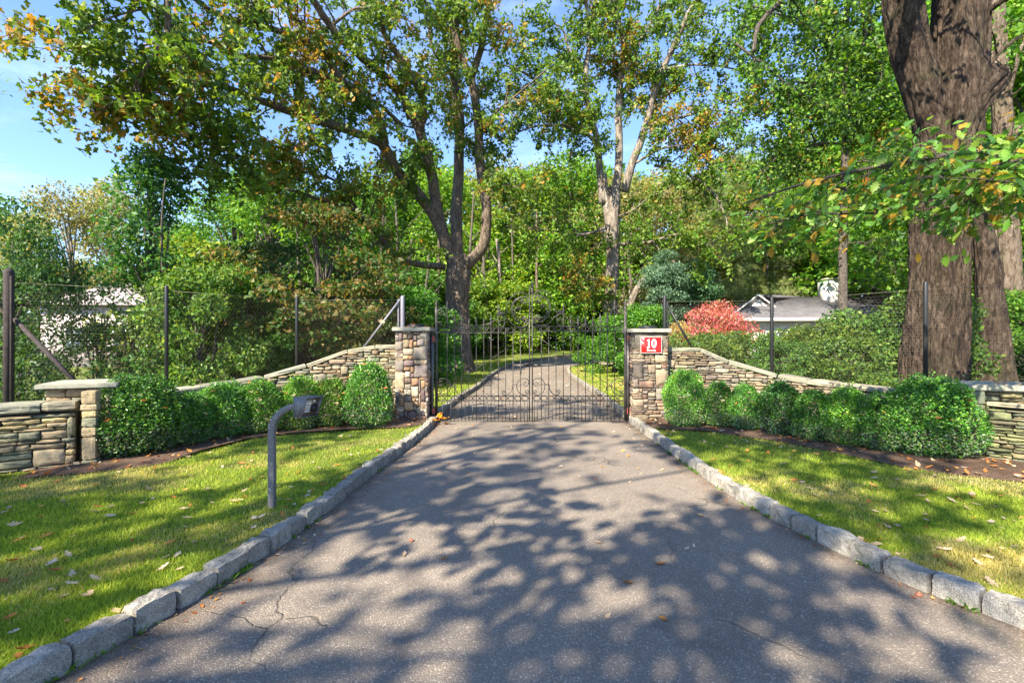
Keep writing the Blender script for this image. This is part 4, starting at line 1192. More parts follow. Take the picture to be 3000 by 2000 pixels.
G_OAK = [(.08, .165, .02), (.115, .21, .024), (.055, .12, .02), (.17, .25, .03)]
G_YEL = [(.30, .24, .03), (.24, .15, .03), (.16, .19, .025), (.36, .19, .03), (.1, .15, .025)]
G_BRI = [(.085, .21, .02), (.12, .27, .028), (.06, .16, .02), (.19, .31, .035)]
G_PALE = [(.20, .24, .08), (.27, .27, .12), (.15, .2, .06), (.32, .27, .14)]
G_DARK = [(.035, .09, .03), (.05, .12, .035), (.03, .075, .028), (.06, .14, .04)]
G_BLUE = [(.09, .17, .12), (.12, .22, .14), (.07, .14, .10)]
G_PINE = [(.19, .27, .085), (.24, .31, .12), (.12, .2, .07), (.28, .33, .15)]
G_RED = [(.45, .07, .10), (.52, .15, .16), (.28, .03, .05), (.4, .14, .08), (.6, .26, .25), (.12, .12, .03)]
G_RUST = [(.10, .10, .028), (.12, .11, .03), (.05, .12, .022), (.17, .115, .035), (.05, .1, .025), (.07, .12, .03)]

def grow(name_, seed, limbs, leaf_size, cols, alt, per_twig=9, sub_gap=.4, sub_len=(1.2, 3.2), twig_gap=.16, twig_len=(.35, .9), start=.25, tmpl=KITE, alt_t=.62, min_r=.02, up=.25, spread=.16, clip=None, leafy=1.0):
    """limbs: list of (points, r0, r1). returns wood MB, leaf arrays"""
    rng = np.random.default_rng(seed)
    wood = MB(); tw_s, tw_d, tw_l = [], [], []
    for li, lb in enumerate(limbs):
        pts, r0, r1 = lb[:3]
        st = lb[3] if len(lb) > 3 else start
        P = smooth_pts(pts, 5)
        n = len(P); t_ = np.linspace(0, 1, n)
        wig = np.cumsum(rng.normal(size=(n, 3)) * .02, axis=0); wig -= wig[0]
        P = P + wig * np.minimum(1, t_ * 3)[:, None]
        R_ = r0 + (r1 - r0) * t_ ** .85
        tube_add(wood, P, R_, 10 if r0 > .12 else 6)
        d = np.concatenate([[0], np.cumsum(np.linalg.norm(np.diff(P, axis=0), axis=1))])
        s = d[-1] * st
        while s < d[-1]:
            i = np.searchsorted(d, s) - 1; i = min(max(i, 0), n - 2)
            p = P[i] + (P[i + 1] - P[i]) * ((s - d[i]) / (d[i + 1] - d[i] + 1e-9))
            T_ = P[i + 1] - P[i]; T_ /= np.linalg.norm(T_)
            q = rng.normal(size=3); q -= T_ * q.dot(T_); q /= np.linalg.norm(q)
            D = T_ * rng.uniform(.3, .9) + q * 1.0 + np.array([0, 0, up]); D /= np.linalg.norm(D)
            Ls = rng.uniform(*sub_len) * (1.0 - .35 * s / d[-1])
            m_ = 6; sp = [p]
            for k in range(m_):
                D = D + rng.normal(size=3) * .22 + np.array([0, 0, -.06]); D /= np.linalg.norm(D)
                sp.append(sp[-1] + D * Ls / m_)
            sp = np.array(sp); rr = min(.55 * float(np.interp(s, d, R_)), .012 + .016 * Ls)
            tube_add(wood, sp, np.linspace(rr, .006, m_ + 1), 4, cap=False)
            cnt = max(1, int(Ls / twig_gap))
            tt = rng.uniform(.15, 1, cnt) * m_
            ii = np.minimum(tt.astype(int), m_ - 1); fr = (tt - ii)[:, None]
            S = sp[ii] * (1 - fr) + sp[ii + 1] * fr
            DD = (sp[ii + 1] - sp[ii]); DD /= np.linalg.norm(DD, axis=1, keepdims=True)
            DD = DD * .6 + rng.normal(size=(cnt, 3)) * .7; DD[:, 2] -= .05; DD /= np.linalg.norm(DD, axis=1, keepdims=True)
            tw_s.append(S); tw_d.append(DD); tw_l.append(rng.uniform(*twig_len, cnt))
            s += sub_gap * rng.uniform(.6, 1.4)
    S = np.concatenate(tw_s); D = np.concatenate(tw_d); Lg = np.concatenate(tw_l)
    if clip is not None:
        k = clip(S); S, D, Lg = S[k], D[k], Lg[k]
    # twigs as thin three-sided spikes
    n = len(S)
    ref = rng.normal(size=(n, 3)); U = np.cross(D, ref); U /= np.linalg.norm(U, axis=1, keepdims=True); Wv = np.cross(D, U)
    V = np.zeros((n, 4, 3)); r = .0065
    for k in range(3):
        a = 2 * math.pi * k / 3; V[:, k] = S + r * (math.cos(a) * U + math.sin(a) * Wv)
    V[:, 3] = S + D * Lg[:, None]
    F = (np.array([(0, 1, 3), (1, 2, 3), (2, 0, 3)])[None] + (np.arange(n) * 4)[:, None, None]).reshape(-1, 3)
    wood.add(V.reshape(-1, 3), F)
    k = per_twig
    u = rng.uniform(.15, 1.05, (n, k))
    P = S[:, None, :] + D[:, None, :] * (Lg[:, None] * u)[:, :, None] + rng.normal(size=(n, k, 3)) * spread * .5
    P = P.reshape(-1, 3)
    if leafy < 1: P = P[rng.uniform(size=len(P)) < leafy]
    c1 = palette(rng, len(P), cols); c2 = palette(rng, len(P), alt)
    C = patchy(rng, P, c1, c2, alt_t, .5, seed)
    return wood, leaf_arrays(rng, P, np.full(len(P), leaf_size), C, tmpl)

def make_tree(name, label, cat, base, wood, leaves, bark, group=None, leafmat='leaf', trunk=None, crown_name="crown"):
    root = empty(name, base, 0, label, cat, group)
    b = np.array(base)
    for arr in wood.V: arr -= b
    me = wood.mesh("branches", smooth=True)
    link("branches" if trunk is not None else "trunk", me, M[bark], root)
    if trunk is not None:
        trunk[0] -= b
        link("trunk", mesh_np("trunk", trunk[0], trunk[1], smooth=True), M[bark], root)
    V, F, C = leaves
    o = link(crown_name, mesh_np(crown_name, V - b, F, C), M[leafmat], root)
    return root

def bark_trunk(path, rads, sides=64, per=14, amp=.03, fx=5.0, fz=.7, seed=0, flare=None):
    P = np.asarray(path, dtype=float)
    Q = smooth_pts(P, per); Rr = np.interp(np.linspace(0, 1, len(Q)), np.linspace(0, 1, len(P)), rads)
    V, F = tube_vf(Q, Rr, sides)
    n = len(Q)
    c = np.repeat(Q, sides, axis=0); dirv = V - c; r = np.linalg.norm(dirv, axis=1, keepdims=True); dirv /= r
    out = np.zeros(len(V))
    rm = float(np.mean(rads))
    for i in range(len(V)):
        p = V[i]; d = dirv[i]
        q = Vector((d[0] * rm * fx * 2 + seed, d[1] * rm * fx * 2, p[2] * fz + mnoise.noise(Vector((p[0] * 2, p[1] * 2, p[2] * 2))) * .4))
        a = mnoise.noise(q); b_ = mnoise.noise(q * 2.3)
        q2 = Vector((d[0] * 1.6 + seed, d[1] * 1.6, p[2] * .5))
        out[i] = amp * ((1 - 3.2 * abs(a)) * .9 + (1 - 2.4 * abs(b_)) * .5) + mnoise.noise(q2) * rm * .16
        if flare:
            h = p[2] - Q[0][2]
            th = math.atan2(d[1], d[0])
            out[i] += flare * math.exp(-h / .45) * (.6 + .5 * math.sin(th * 5 + seed) + .3 * math.sin(th * 9 + 2))
    V = V + dirv * out[:, None]
    return [V, F]

def merge_vf(parts):
    V = []; F = []; n = 0
    for v, f in parts: V.append(v); F.append(f + n); n += len(v)
    return [np.concatenate(V), np.concatenate(F)]

# ------------------------------------------------------------------ the great oak left of the drive, behind the gate
TB = (-2.95, 26.0, .1)
def LB(pts): return [W(x, y, Y) for x, y, Y in pts]
oak_limbs = [
    (LB([(1040, 600, 26), (1003, 505, 25.6), (962, 450, 25), (912, 390, 24), (884, 330, 23)]), .34, .25, .5),
    (LB([(884, 332, 23), (855, 320, 22.5), (780, 293, 21), (700, 268, 19), (600, 228, 17.5), (520, 200, 16.5), (430, 188, 15.5), (350, 182, 14.7), (290, 200, 14.4)]), .24, .05, .15),
    (LB([(884, 332, 23), (868, 268, 22.6), (820, 210, 22), (784, 186, 21), (717, 105, 20), (595, 66, 18.5), (490, 38, 17.2), (420, -20, 16)]), .22, .08, .15),
    (LB([(784, 190, 21), (682, 150, 19.6), (595, 129, 18.4), (525, 120, 17.5), (472, 87, 16.5), (380, 84, 15.2), (310, 100, 14.7)]), .13, .03, .1),
    (LB([(390, -60, 13.5), (384, 0, 13.5), (386, 85, 13.6), (345, 150, 13.5), (300, 215, 13.5), (240, 255, 13.4)]), .12, .03, .05),
    (LB([(340, -40, 13.5), (290, 40, 13.5), (240, 100, 13.6), (210, 150, 13.6), (205, 225, 13.6)]), .08, .02, .0),
    (LB([(345, 150, 13.5), (280, 170, 13.5), (225, 215, 13.4), (215, 260, 13.5)]), .06, .02, .1),
    (LB([(430, 188, 15.5), (450, 260, 15.2), (440, 310, 15), (520, 360, 15)]), .05, .015, .2),
    (LB([(577, 235, 17.3), (567, 290, 16.8), (539, 332, 16.4), (490, 388, 16), (485, 430, 16)]), .07, .02, .15),
    (LB([(700, 268, 19), (690, 330, 18.6), (640, 360, 18.2), (600, 380, 18)]), .06, .02, .2),
    (LB([(430, 188, 15.5), (400, 250, 15.2), (380, 300, 15), (420, 340, 15)]), .05, .015, .2),
    (LB([(1030, 580, 26), (1002, 480, 25.5), (990, 400, 25), (965, 300, 24), (925, 225, 23.4), (880, 170, 22.8), (830, 130, 22), (760, 60, 21), (700, -30, 20)]), .34, .14, .3),
    (LB([(965, 300, 24), (972, 230, 23.7), (930, 150, 23), (885, 80, 22.5), (860, -40, 22)]), .22, .10, .2),
    (LB([(925, 290, 23.5), (860, 230, 22.6), (800, 215, 22), (740, 170, 21)]), .11, .03, .2),
    (LB([(1050, 600, 26.2), (1049, 480, 26.4), (1052, 380, 26.6), (1056, 280, 26.6), (1046, 180, 26.4), (1044, 60, 26), (1050, -70, 26)]), .34, .2, .35),
    (LB([(1072, 610, 26), (1110, 560, 25.8), (1117, 480, 25.6), (1102, 380, 25.4), (1097, 280, 25), (1082, 180, 24.4), (1046, 95, 23.8), (1043, -40, 23)]), .33, .16, .4),
    (LB([(1082, 180, 24.4), (1110, 90, 24), (1130, -40, 24)]), .2, .12, .2),
    (LB([(1097, 300, 25), (1150, 250, 24), (1210, 200, 23), (1260, 160, 22.4)]), .1, .03, .2),
    (LB([(1020, 612, 26), (960, 606, 25), (905, 582, 23.5), (862, 530, 22), (820, 480, 21), (740, 450, 20), (660, 430, 19)]), .2, .05, .3),
    (LB([(820, 480, 21), (770, 420, 20.6), (700, 400, 20), (620, 400, 19.5)]), .08, .03, .1),
    (LB([(1108, 470, 25.6), (1150, 430, 24.8), (1190, 430, 24), (1230, 460, 23.5)]), .08, .02, .2),
    (LB([(700, 60, 20), (620, 0, 19), (560, -40, 18)]), .09, .04, .0),
    (LB([(760, 60, 21), (820, 20, 21), (900, 20, 21), (960, -30, 21)]), .08, .04, .0),
    (LB([(1045, 180, 26), (1000, 120, 25), (980, 50, 24.5), (960, -30, 24)]), .09, .04, .0),
]
def oak_clip(S):
    # thin the crown over the open sky gap between this tree and its neighbours
    return np.ones(len(S), dtype=bool)
wood, lv = grow("oak", 3, oak_limbs, .225, G_OAK, G_YEL, per_twig=12, sub_gap=.34, sub_len=(1.3, 3.5), twig_gap=.17, twig_len=(.35, .9), tmpl=LOB, alt_t=.64, up=.1)
tr = bark_trunk([W(1055, 862, 26), W(1053, 800, 26), W(1051, 700, 26), W(1052, 640, 26), W(1050, 585, 26)], [.80, .70, .60, .60, .48], 56, 20, .035, 4.0, .5, 5, flare=.3)
print("oak leaves", len(lv[0]) // 10)
make_tree("oak_tree", "great spreading oak with yellowing leaves on the lawn just behind the gate", "tree", TB, wood, lv, 'bark', trunk=tr)

# ------------------------------------------------------------------ pale many-stemmed oak further up the drive
c_limbs = [
    (LB([(1385, 470, 30), (1378, 400, 29.8), (1370, 330, 29.5), (1350, 250, 29), (1342, 165, 28.8), (1352, 80, 28.5), (1330, -40, 28)]), .26, .1, .2),
    (LB([(1342, 165, 28.8), (1305, 110, 28.4), (1285, 60, 28), (1200, 45, 27.5)]), .12, .03, .1),
    (LB([(1330, 240, 29), (1250, 195, 28), (1190, 160, 27), (1130, 145, 26.5)]), .13, .03, .1),
    (LB([(1378, 335, 29.6), (1345, 308, 29), (1290, 290, 28), (1220, 300, 27.3), (1160, 335, 27)]), .15, .03, .15),
    (LB([(1360, 280, 29), (1300, 255, 28.4), (1230, 250, 28)]), .07, .02, .15),
    (LB([(1412, 450, 30), (1422, 380, 30), (1424, 280, 30), (1430, 190, 29.8), (1441, 110, 29.6), (1420, 30, 29.5), (1405, -50, 29.4)]), .28, .15, .32),
    (LB([(1424, 230, 30), (1452, 170, 29.8), (1462, 110, 29.7), (1500, 40, 29.5), (1520, -30, 29.4)]), .14, .06, .2),
    (LB([(1434, 440, 30), (1450, 380, 29.8), (1475, 310, 29.6), (1492, 240, 29.4), (1515, 170, 29), (1550, 90, 28.6), (1590, 10, 28), (1620, -50, 27.6)]), .28, .12, .3),
    (LB([(1482, 290, 29.5), (1560, 268, 28.6), (1640, 250, 27.8), (1720, 262, 27)]), .11, .03, .15),
    (LB([(1505, 380, 30), (1570, 395, 29), (1625, 430, 28), (1660, 490, 27.5), (1670, 540, 27.4)]), .11, .03, .1),
    (LB([(1520, 160, 29), (1600, 150, 28), (1690, 160, 27), (1740, 200, 26.6)]), .09, .03, .1),
    (LB([(1450, 380, 29.8), (1520, 345, 29), (1600, 340, 28), (1690, 370, 27)]), .09, .03, .1),
    (LB([(1400, 520, 30), (1340, 540, 29), (1280, 530, 28), (1210, 520, 27)]), .10, .03, .1),
    (LB([(1410, 560, 30), (1480, 560, 29), (1560, 540, 28), (1640, 570, 27.4)]), .12, .03, .1),
    (LB([(1420, 30, 29.5), (1360, -20, 29), (1300, -40, 29)]), .08, .03, 0),
    (LB([(1412, 500, 30), (1460, 480, 29), (1500, 450, 28.4), (1540, 450, 28)]), .06, .02, .3),(LB([(1415, 640, 30), (1370, 640, 29.2), (1320, 650, 28.6)]), .05, .02, .05),
]
wood, lv = grow("oak2", 8, c_limbs, .215, G_OAK + [G_BRI[0]], G_YEL + [G_BRI[3]], per_twig=13, sub_gap=.27, sub_len=(1.2, 3.8), twig_gap=.17, tmpl=KITE, alt_t=.66, up=.1)
tr = merge_vf([bark_trunk([W(1405, 835, 30), W(1402, 720, 30), W(1408, 600, 30), W(1408, 500, 30), W(1412, 430, 30)], [.52, .42, .36, .38, .34], 40, 14, .04, 3.5, .9, 8, flare=.25),
               bark_trunk([W(1405, 540, 30), W(1392, 470, 30), W(1383, 400, 29.9)], [.24, .24, .24], 24, 8, .03, 4, .9, 9),
               bark_trunk([W(1448, 835, 30.6), W(1442, 740, 30.5), W(1455, 680, 30.2), W(1490, 630, 29.8), W(1550, 600, 29.2)], [.3, .24, .2, .15, .1], 24, 10, .03, 4, .9, 12)])
make_tree("oak_tree", "pale-barked oak forking into several upright stems, up the drive behind the right gate leaf", "tree", (3.6, 30, .2), wood, lv, 'bark_pale', trunk=tr)

# ------------------------------------------------------------------ slim tree between bungalow and big trunk
t_limbs = [
    (LB([(1934, 835, 16), (1936, 700, 16), (1937, 560, 16), (1938, 420, 16), (1940, 300, 16), (1943, 200, 16), (1941, 80, 16), (1940, -60, 16)]), .145, .09, .55),
    (LB([(1941, 255, 16), (1962, 200, 15.8), (1975, 120, 15.6), (1990, 20, 15.4), (2000, -60, 15.4)]), .09, .05, .2),
    (LB([(1943, 180, 16), (1900, 120, 15.8), (1890, 60, 15.6), (1870, -20, 15.6)]), .07, .03, .2),
    (LB([(1940, 230, 16), (1870, 200, 15.5), (1800, 195, 15), (1730, 240, 14.6)]), .05, .015, .1),
    (LB([(1938, 330, 16), (1860, 330, 15.4), (1790, 350, 15), (1740, 400, 14.8)]), .05, .015, .1),
    (LB([(1940, 130, 16), (1850, 60, 15.4), (1770, 30, 15), (1700, 60, 14.6)]), .05, .015, .1),
    (LB([(1960, 200, 15.8), (2010, 170, 15.4), (2050, 190, 15.2)]), .05, .02, .1),
    (LB([(1938, 380, 16), (2000, 370, 15.8), (2050, 400, 15.6)]), .04, .015, .1),
    (LB([(1937, 430, 16), (1880, 450, 15.8), (1820, 500, 15.6)]), .035, .015, .1),
    (LB([(1937, 300, 16), (1990, 270, 16), (2040, 290, 16)]), .035, .015, .1),
    (LB([(1937, 560, 16), (1990, 560, 16.4), (2040, 590, 16.8)]), .03, .015, .1),
    (LB([(1730, 120, 13), (1745, 60, 13), (1790, 0, 13), (1830, -40, 13)]), .05, .07, .5),
    (LB([(1690, 100, 14), (1760, 160, 14), (1830, 230, 14.4), (1880, 290, 15)]), .035, .03, .1),
]
wood, lv = grow("slim", 12, t_limbs, .14, G_BRI + G_DARK[:2], G_YEL[:2] + G_BRI, per_twig=12, sub_gap=.17, sub_len=(.8, 2.5), twig_gap=.13, twig_len=(.3, .7), tmpl=KITE, alt_t=.7, up=.1)
make_tree("maple_tree", "slim dark-trunked maple standing behind the right hedge in front of the bungalow", "tree", (8.7, 16, .1), wood, lv, 'bark_thin')

# ------------------------------------------------------------------ the massive trunk at right
BG = 10.5
main = bark_trunk([(9.18, BG, .0), W(2144, 880, BG), W(2149, 760, BG), W(2156, 640, BG), W(2160, 520, BG), W(2163, 420, BG), W(2165, 340, BG), W(2172, 265, BG), W(2178, 205, BG)],
                  [.58, .53, .49, .475, .455, .445, .455, .50, .38], 220, 26, .058, 8.5, 1.1, 3, flare=.16)
ls = bark_trunk([W(2150, 300, BG), W(2122, 220, BG), W(2094, 130, BG), W(2076, 40, BG - .1), W(2064, -80, BG - .2)], [.34, .335, .33, .32, .31], 100, 22, .028, 9, .9, 11)
rs = bark_trunk([W(2180, 290, BG), W(2198, 210, BG), W(2202, 120, BG), W(2204, 20, BG), W(2210, -100, BG)], [.42, .47, .47, .46, .43], 130, 22, .034, 8, .9, 17)
st = bark_trunk([W(2195, 285, BG), W(2228, 235, BG - .1), W(2268, 192, BG - .15), W(2292, 168, BG - .2)], [.36, .34, .31, .25], 56, 12, .03, 7, 1, 21)
g_limbs = [
    (LB([(2068, -80, 10.3), (2040, -220, 10), (1990, -360, 9.4)]), .3, .12, .3),
    (LB([(2206, -100, 10.5), (2230, -260, 10), (2270, -400, 9.4)]), .4, .15, .3),
    (LB([(2206, -100, 10.5), (2150, -280, 9), (2100, -420, 7.6)]), .25, .1, .3),
    (LB([(2225, 60, 10.4), (2290, 10, 10), (2400, -40, 9.4)]), .07, .04, .5),
    (LB([(2090, 30, 10.4), (2075, -20, 10.2), (2040, -80, 10)]), .06, .04, .5),
]
wood, lv = grow("giant", 21, g_limbs, .2, G_OAK, G_YEL, per_twig=5, sub_gap=.8, sub_len=(1.4, 3.0), twig_gap=.3, tmpl=KITE, alt_t=.66)
root = make_tree("giant_tree", "massive furrowed tree trunk forking above the right pier, with a cut stub", "tree", (9.2, BG, 0), wood, lv, 'bark_big', trunk=merge_vf([main, ls, rs, st]))
# its low bough of big lobed leaves reaching over the lawn
def bigleaf():
    """oak leaf, tip along +x, slightly cupped"""
    prof = [(0, .012), (.10, .05), (.2, .16), (.27, .10), (.38, .27), (.47, .15), (.58, .33), (.68, .18), (.78, .24), (.86, .12), (.94, .10), (1, .0)]
    V = []; 
    for x, w in prof:
        z = -.18 * x * x
        V += [(x, w, z + w * .22), (x, 0, z), (x, -w, z + w * .22)]
    F = []
    for i in range(len(prof) - 1):
        a = i * 3; b = a + 3
        F += [(a + 1, b + 1, b, a), (a + 2, b + 2, b + 1, a + 1)]
    return np.array(V), np.array(F)
BLV, BLF = bigleaf()
def tinted(name, col, mat):
    me = mesh_np(name, BLV, BLF, np.tile(np.array(col), (len(BLV), 1))); me.materials.append(M[mat]); return me
rb = np.random.default_rng(77); rr_ = random.Random(77)
boughs = [[(9.9, 10.0, 5.6), (9.0, 8.6, 5.0), (7.6, 7.0, 4.5), (6.3, 5.9, 4.1), (5.1, 5.3, 3.85), (4.1, 5.1, 3.65), (3.3, 5.2, 3.5), (2.6, 5.4, 3.3)],
          [(7.6, 7.0, 4.5), (6.8, 5.6, 4.2), (5.9, 4.8, 3.8), (4.9, 4.6, 3.5), (4.1, 4.7, 3.35)],
          [(6.3, 5.9, 4.1), (5.6, 5.9, 3.7), (4.7, 6.1, 3.4), (3.9, 6.2, 3.4), (3.4, 6.3, 3.3)],
          [(8.2, 7.6, 4.7), (7.4, 6.8, 4.1), (6.6, 6.4, 3.8), (5.9, 6.2, 3.5)],
          [(6.8, 5.6, 4.2), (6.2, 5.1, 3.7), (5.6, 4.9, 3.35)]]
low = MB(); tips = []
bl = np.array(root.location)
for bi, b in enumerate(boughs):
    P = smooth_pts(b, 6); tube_add(low, P - bl, np.linspace(.06 if bi == 0 else .03, .008, len(P)), 7)
    for i in range(3, len(P)):
        if P[i][0] > 7.4: continue
        for q in range((3 if bi else 4) + (P[i][0] > 4.6)):
            D = P[i] - P[i - 1]; D /= np.linalg.norm(D)
            if P[i][0] < 3.3 or (P[i][0] < 4.3 and q > 1): continue
            D = D * .7 + rb.normal(size=3) * (.6, .6, .5); D[2] -= .1; D /= np.linalg.norm(D)
            ln = rb.uniform(.3, .85)
            S_ = [P[i], P[i] + D * ln * .5, P[i] + D * ln + np.array([0, 0, -.05])]
            tube_add(low, np.array(S_) - bl, [.007, .005, .003], 4)
            for k in range(9):
                f = rb.uniform(.25, 1.05); tips.append((P[i] + D * ln * f + rb.normal(size=3) * .05, D))
link("low_bough", low.mesh("low_bough", smooth=True), M['bark_thin'], root)
tips.sort(key=lambda q: q[0][1])
LEAFM = [tinted("leaf", c, 'leaf') for c in [(.06, .19, .03), (.09, .25, .035), (.14, .31, .035), (.05, .16, .035), (.2, .34, .04), (.09, .23, .03), (.42, .28, .03), (.45, .18, .04)]]
restL = []
print("bough leaves", len(tips))
step = max(1, len(tips) / 300.0)
pick = set(int(i * step) for i in range(300))
for n_, (p, D) in enumerate(tips):
    a = math.atan2(D[1], D[0]) + rr_.gauss(0, .9); pitch = rr_.uniform(-.3, 1.1); roll = rr_.gauss(0, .6); s = rr_.uniform(.085, .165)
    if n_ in pick:
        me = LEAFM[rr_.choices(range(8), [5, 6, 5, 4, 3, 5, .9, .5])[0]]
        k = rr_.uniform(.75, 1.2)
        link("leaf", me, None, root, tuple(p - bl), (roll, pitch, a), (s, s * rr_.uniform(.9, 1.15), s), (k, k, k))
    else: restL.append((p, a, pitch, roll, s))
Vs, Fs_, Cs = [], [], []; nn = 0
cols_ = [(.06, .17, .03), (.09, .22, .035), (.13, .27, .035), (.05, .14, .035), (.17, .28, .04), (.3, .2, .03)]
from mathutils import Euler
for p, a, pi_, ro, s in restL:
    R3 = np.array(Euler((ro, pi_, a)).to_matrix())
    Vs.append((BLV * s) @ R3.T + (p - bl)); Fs_.append(BLF + nn); nn += len(BLV); Cs.append(np.tile(rr_.choice(cols_), (len(BLV), 1)))
if Vs:
    o = link("foliage", mesh_np("foliage", np.concatenate(Vs), np.concatenate(Fs_), np.concatenate(Cs)), M['leaf'], root); setp(o, kind='stuff')

# ------------------------------------------------------------------ two more old trunks behind it
tr = bark_trunk([(13.15, 13, .0), W(2284, 800, 13), W(2276, 700, 13), W(2262, 560, 13), W(2244, 440, 13), W(2236, 280, 13), W(2240, 120, 13), W(2250, -60, 13)], [.42, .33, .27, .22, .2, .19, .18, .17], 72, 16, .03, 6, .8, 31, flare=.2)
wood, lv = grow("t5", 25, [(LB([(2250, -60, 13), (2240, -200, 12.6), (2200, -330, 12)]), .2, .08, .2), (LB([(2238, 200, 13), (2300, 120, 13), (2380, 60, 13)]), .07, .03, .2), (LB([(2240, 60, 13), (2190, -80, 12), (2120, -200, 11)]), .1, .04, .3)],
                .17, G_BRI, G_YEL[:1] + G_BRI, per_twig=6, sub_gap=.5, sub_len=(1.0, 2.4), twig_gap=.2, tmpl=KITE)
make_tree("tree", "old ridged trunk standing just right of the massive trunk", "tree", (13.1, 13, 0), wood, lv, 'bark_big', trunk=tr)
tr = bark_trunk([(16.5, 15.6, 0), W(2328, 780, 15.6), W(2320, 650, 15.6), W(2312, 520, 15.6), W(2304, 300, 15.6), W(2290, 60, 15.6), W(2290, -60, 15.6)], [.36, .3, .27, .26, .23, .2, .18], 56, 16, .03, 6, .8, 41, flare=.2)
wood, lv = grow("t6", 26, [(LB([(2290, -60, 15.6), (2300, -200, 15)]), .2, .1, .1), (LB([(2308, 400, 15.6), (2340, 300, 15), (2400, 240, 15)]), .08, .03, .1), (LB([(2306, 250, 15.6), (2340, 130, 15), (2380, 40, 15)]), .08, .03, .1)],
                .17, G_BRI, G_DARK, per_twig=7, sub_gap=.4, sub_len=(1.0, 2.6), twig_gap=.2, tmpl=KITE)
make_tree("tree", "dark shaded trunk hung with leaves at the right edge of the view", "tree", (16.4, 15.6, 0), wood, lv, 'bark', trunk=tr)

# ------------------------------------------------------------------ generic crowns (shared meshes)
def clump_crown(seed, n, shape, leaf, cols, w=None, tmpl=KITE, nclump=34, crad=(.26, .42), shell=.5):
    """unit tree: height 1, crown radius ~ shape['r']"""
    rng = np.random.default_rng(seed)
    C, R_ = [], []
    for k in range(nclump):
        z = rng.uniform(shape['z0'], 1.0)
        t_ = (z - shape['z0']) / (1 - shape['z0'])
        rad = shape['r'] * shape['prof'](t_)
        a = rng.uniform(0, 2 * math.pi); rr = rad * rng.uniform(.35, 1.0) ** .6
        C.append((rr * math.cos(a), rr * math.sin(a), z - .05)); R_.append(shape['r'] * rng.uniform(*crad))
    C = np.array(C); R_ = np.array(R_)
    w_ = R_ ** 2; w_ /= w_.sum()
    ci = rng.choice(nclump, size=n, p=w_)
    d = rng.normal(size=(n, 3)); d /= np.linalg.norm(d, axis=1, keepdims=True)
    d[:, 2] *= shape.get('flat', .75)
    r = R_[ci] * rng.uniform(shell, 1.05, n) ** .8
    P = C[ci] + d * r[:, None]
    k = P[:, 2] > .01; P, ci, d = P[k], ci[k], d[k]
    base = palette(rng, len(P), cols, w)
    tint = rng.uniform(.8, 1.25, nclump)
    return leaf_arrays(rng, P, np.full(len(P), leaf), base * tint[ci][:, None], tmpl, out=d, outw=.5), C

def crown_tree_meshes(seed, n, shape, leaf, cols, trunk_r=.02, w=None, tmpl=KITE, stems=1, **kw):
    (V, F, Cc), C = clump_crown(seed, n, shape, leaf, cols, w, tmpl, **kw)
    crown = mesh_np("crown", V, F, Cc); crown.materials.append(M['leaf'])
    rng = np.random.default_rng(seed + 1)
    m = MB()
    for s_ in range(stems):
        off = np.array([rng.normal() * .02, rng.normal() * .02, 0]) if stems > 1 else np.zeros(3)
        lean = rng.normal(size=2) * (.02 if stems == 1 else .09)
        top = shape['z0'] + (1 - shape['z0']) * .8
        P = np.array([off + np.array([lean[0] * t_, lean[1] * t_, t_ * top]) + np.append(rng.normal(size=2) * .006, 0) for t_ in np.linspace(0, 1, 7)])
        tube_add(m, smooth_pts(P, 3), np.linspace(trunk_r, trunk_r * .25, 19), 8)
    for c in C[:: 2 if stems == 1 else 1]:
        z0_ = max(.08, c[2] * .6); a = np.array([0, 0, z0_]); b = c
        mid = (a + b) / 2 + np.array([0, 0, .02]); tube_add(m, smooth_pts([a, mid, b], 3), np.linspace(trunk_r * .35, trunk_r * .08, 7), 5)
    tm = m.mesh("trunk", smooth=True)
    return tm, crown
rnd_ = lambda t_: math.sin(math.pi * min(1, .12 + .85 * t_)) ** .6
con_ = lambda t_: (1 - t_) ** .7 * .95 + .08
egg_ = lambda t_: math.sin(math.pi * min(1, .25 + .72 * t_)) ** .7
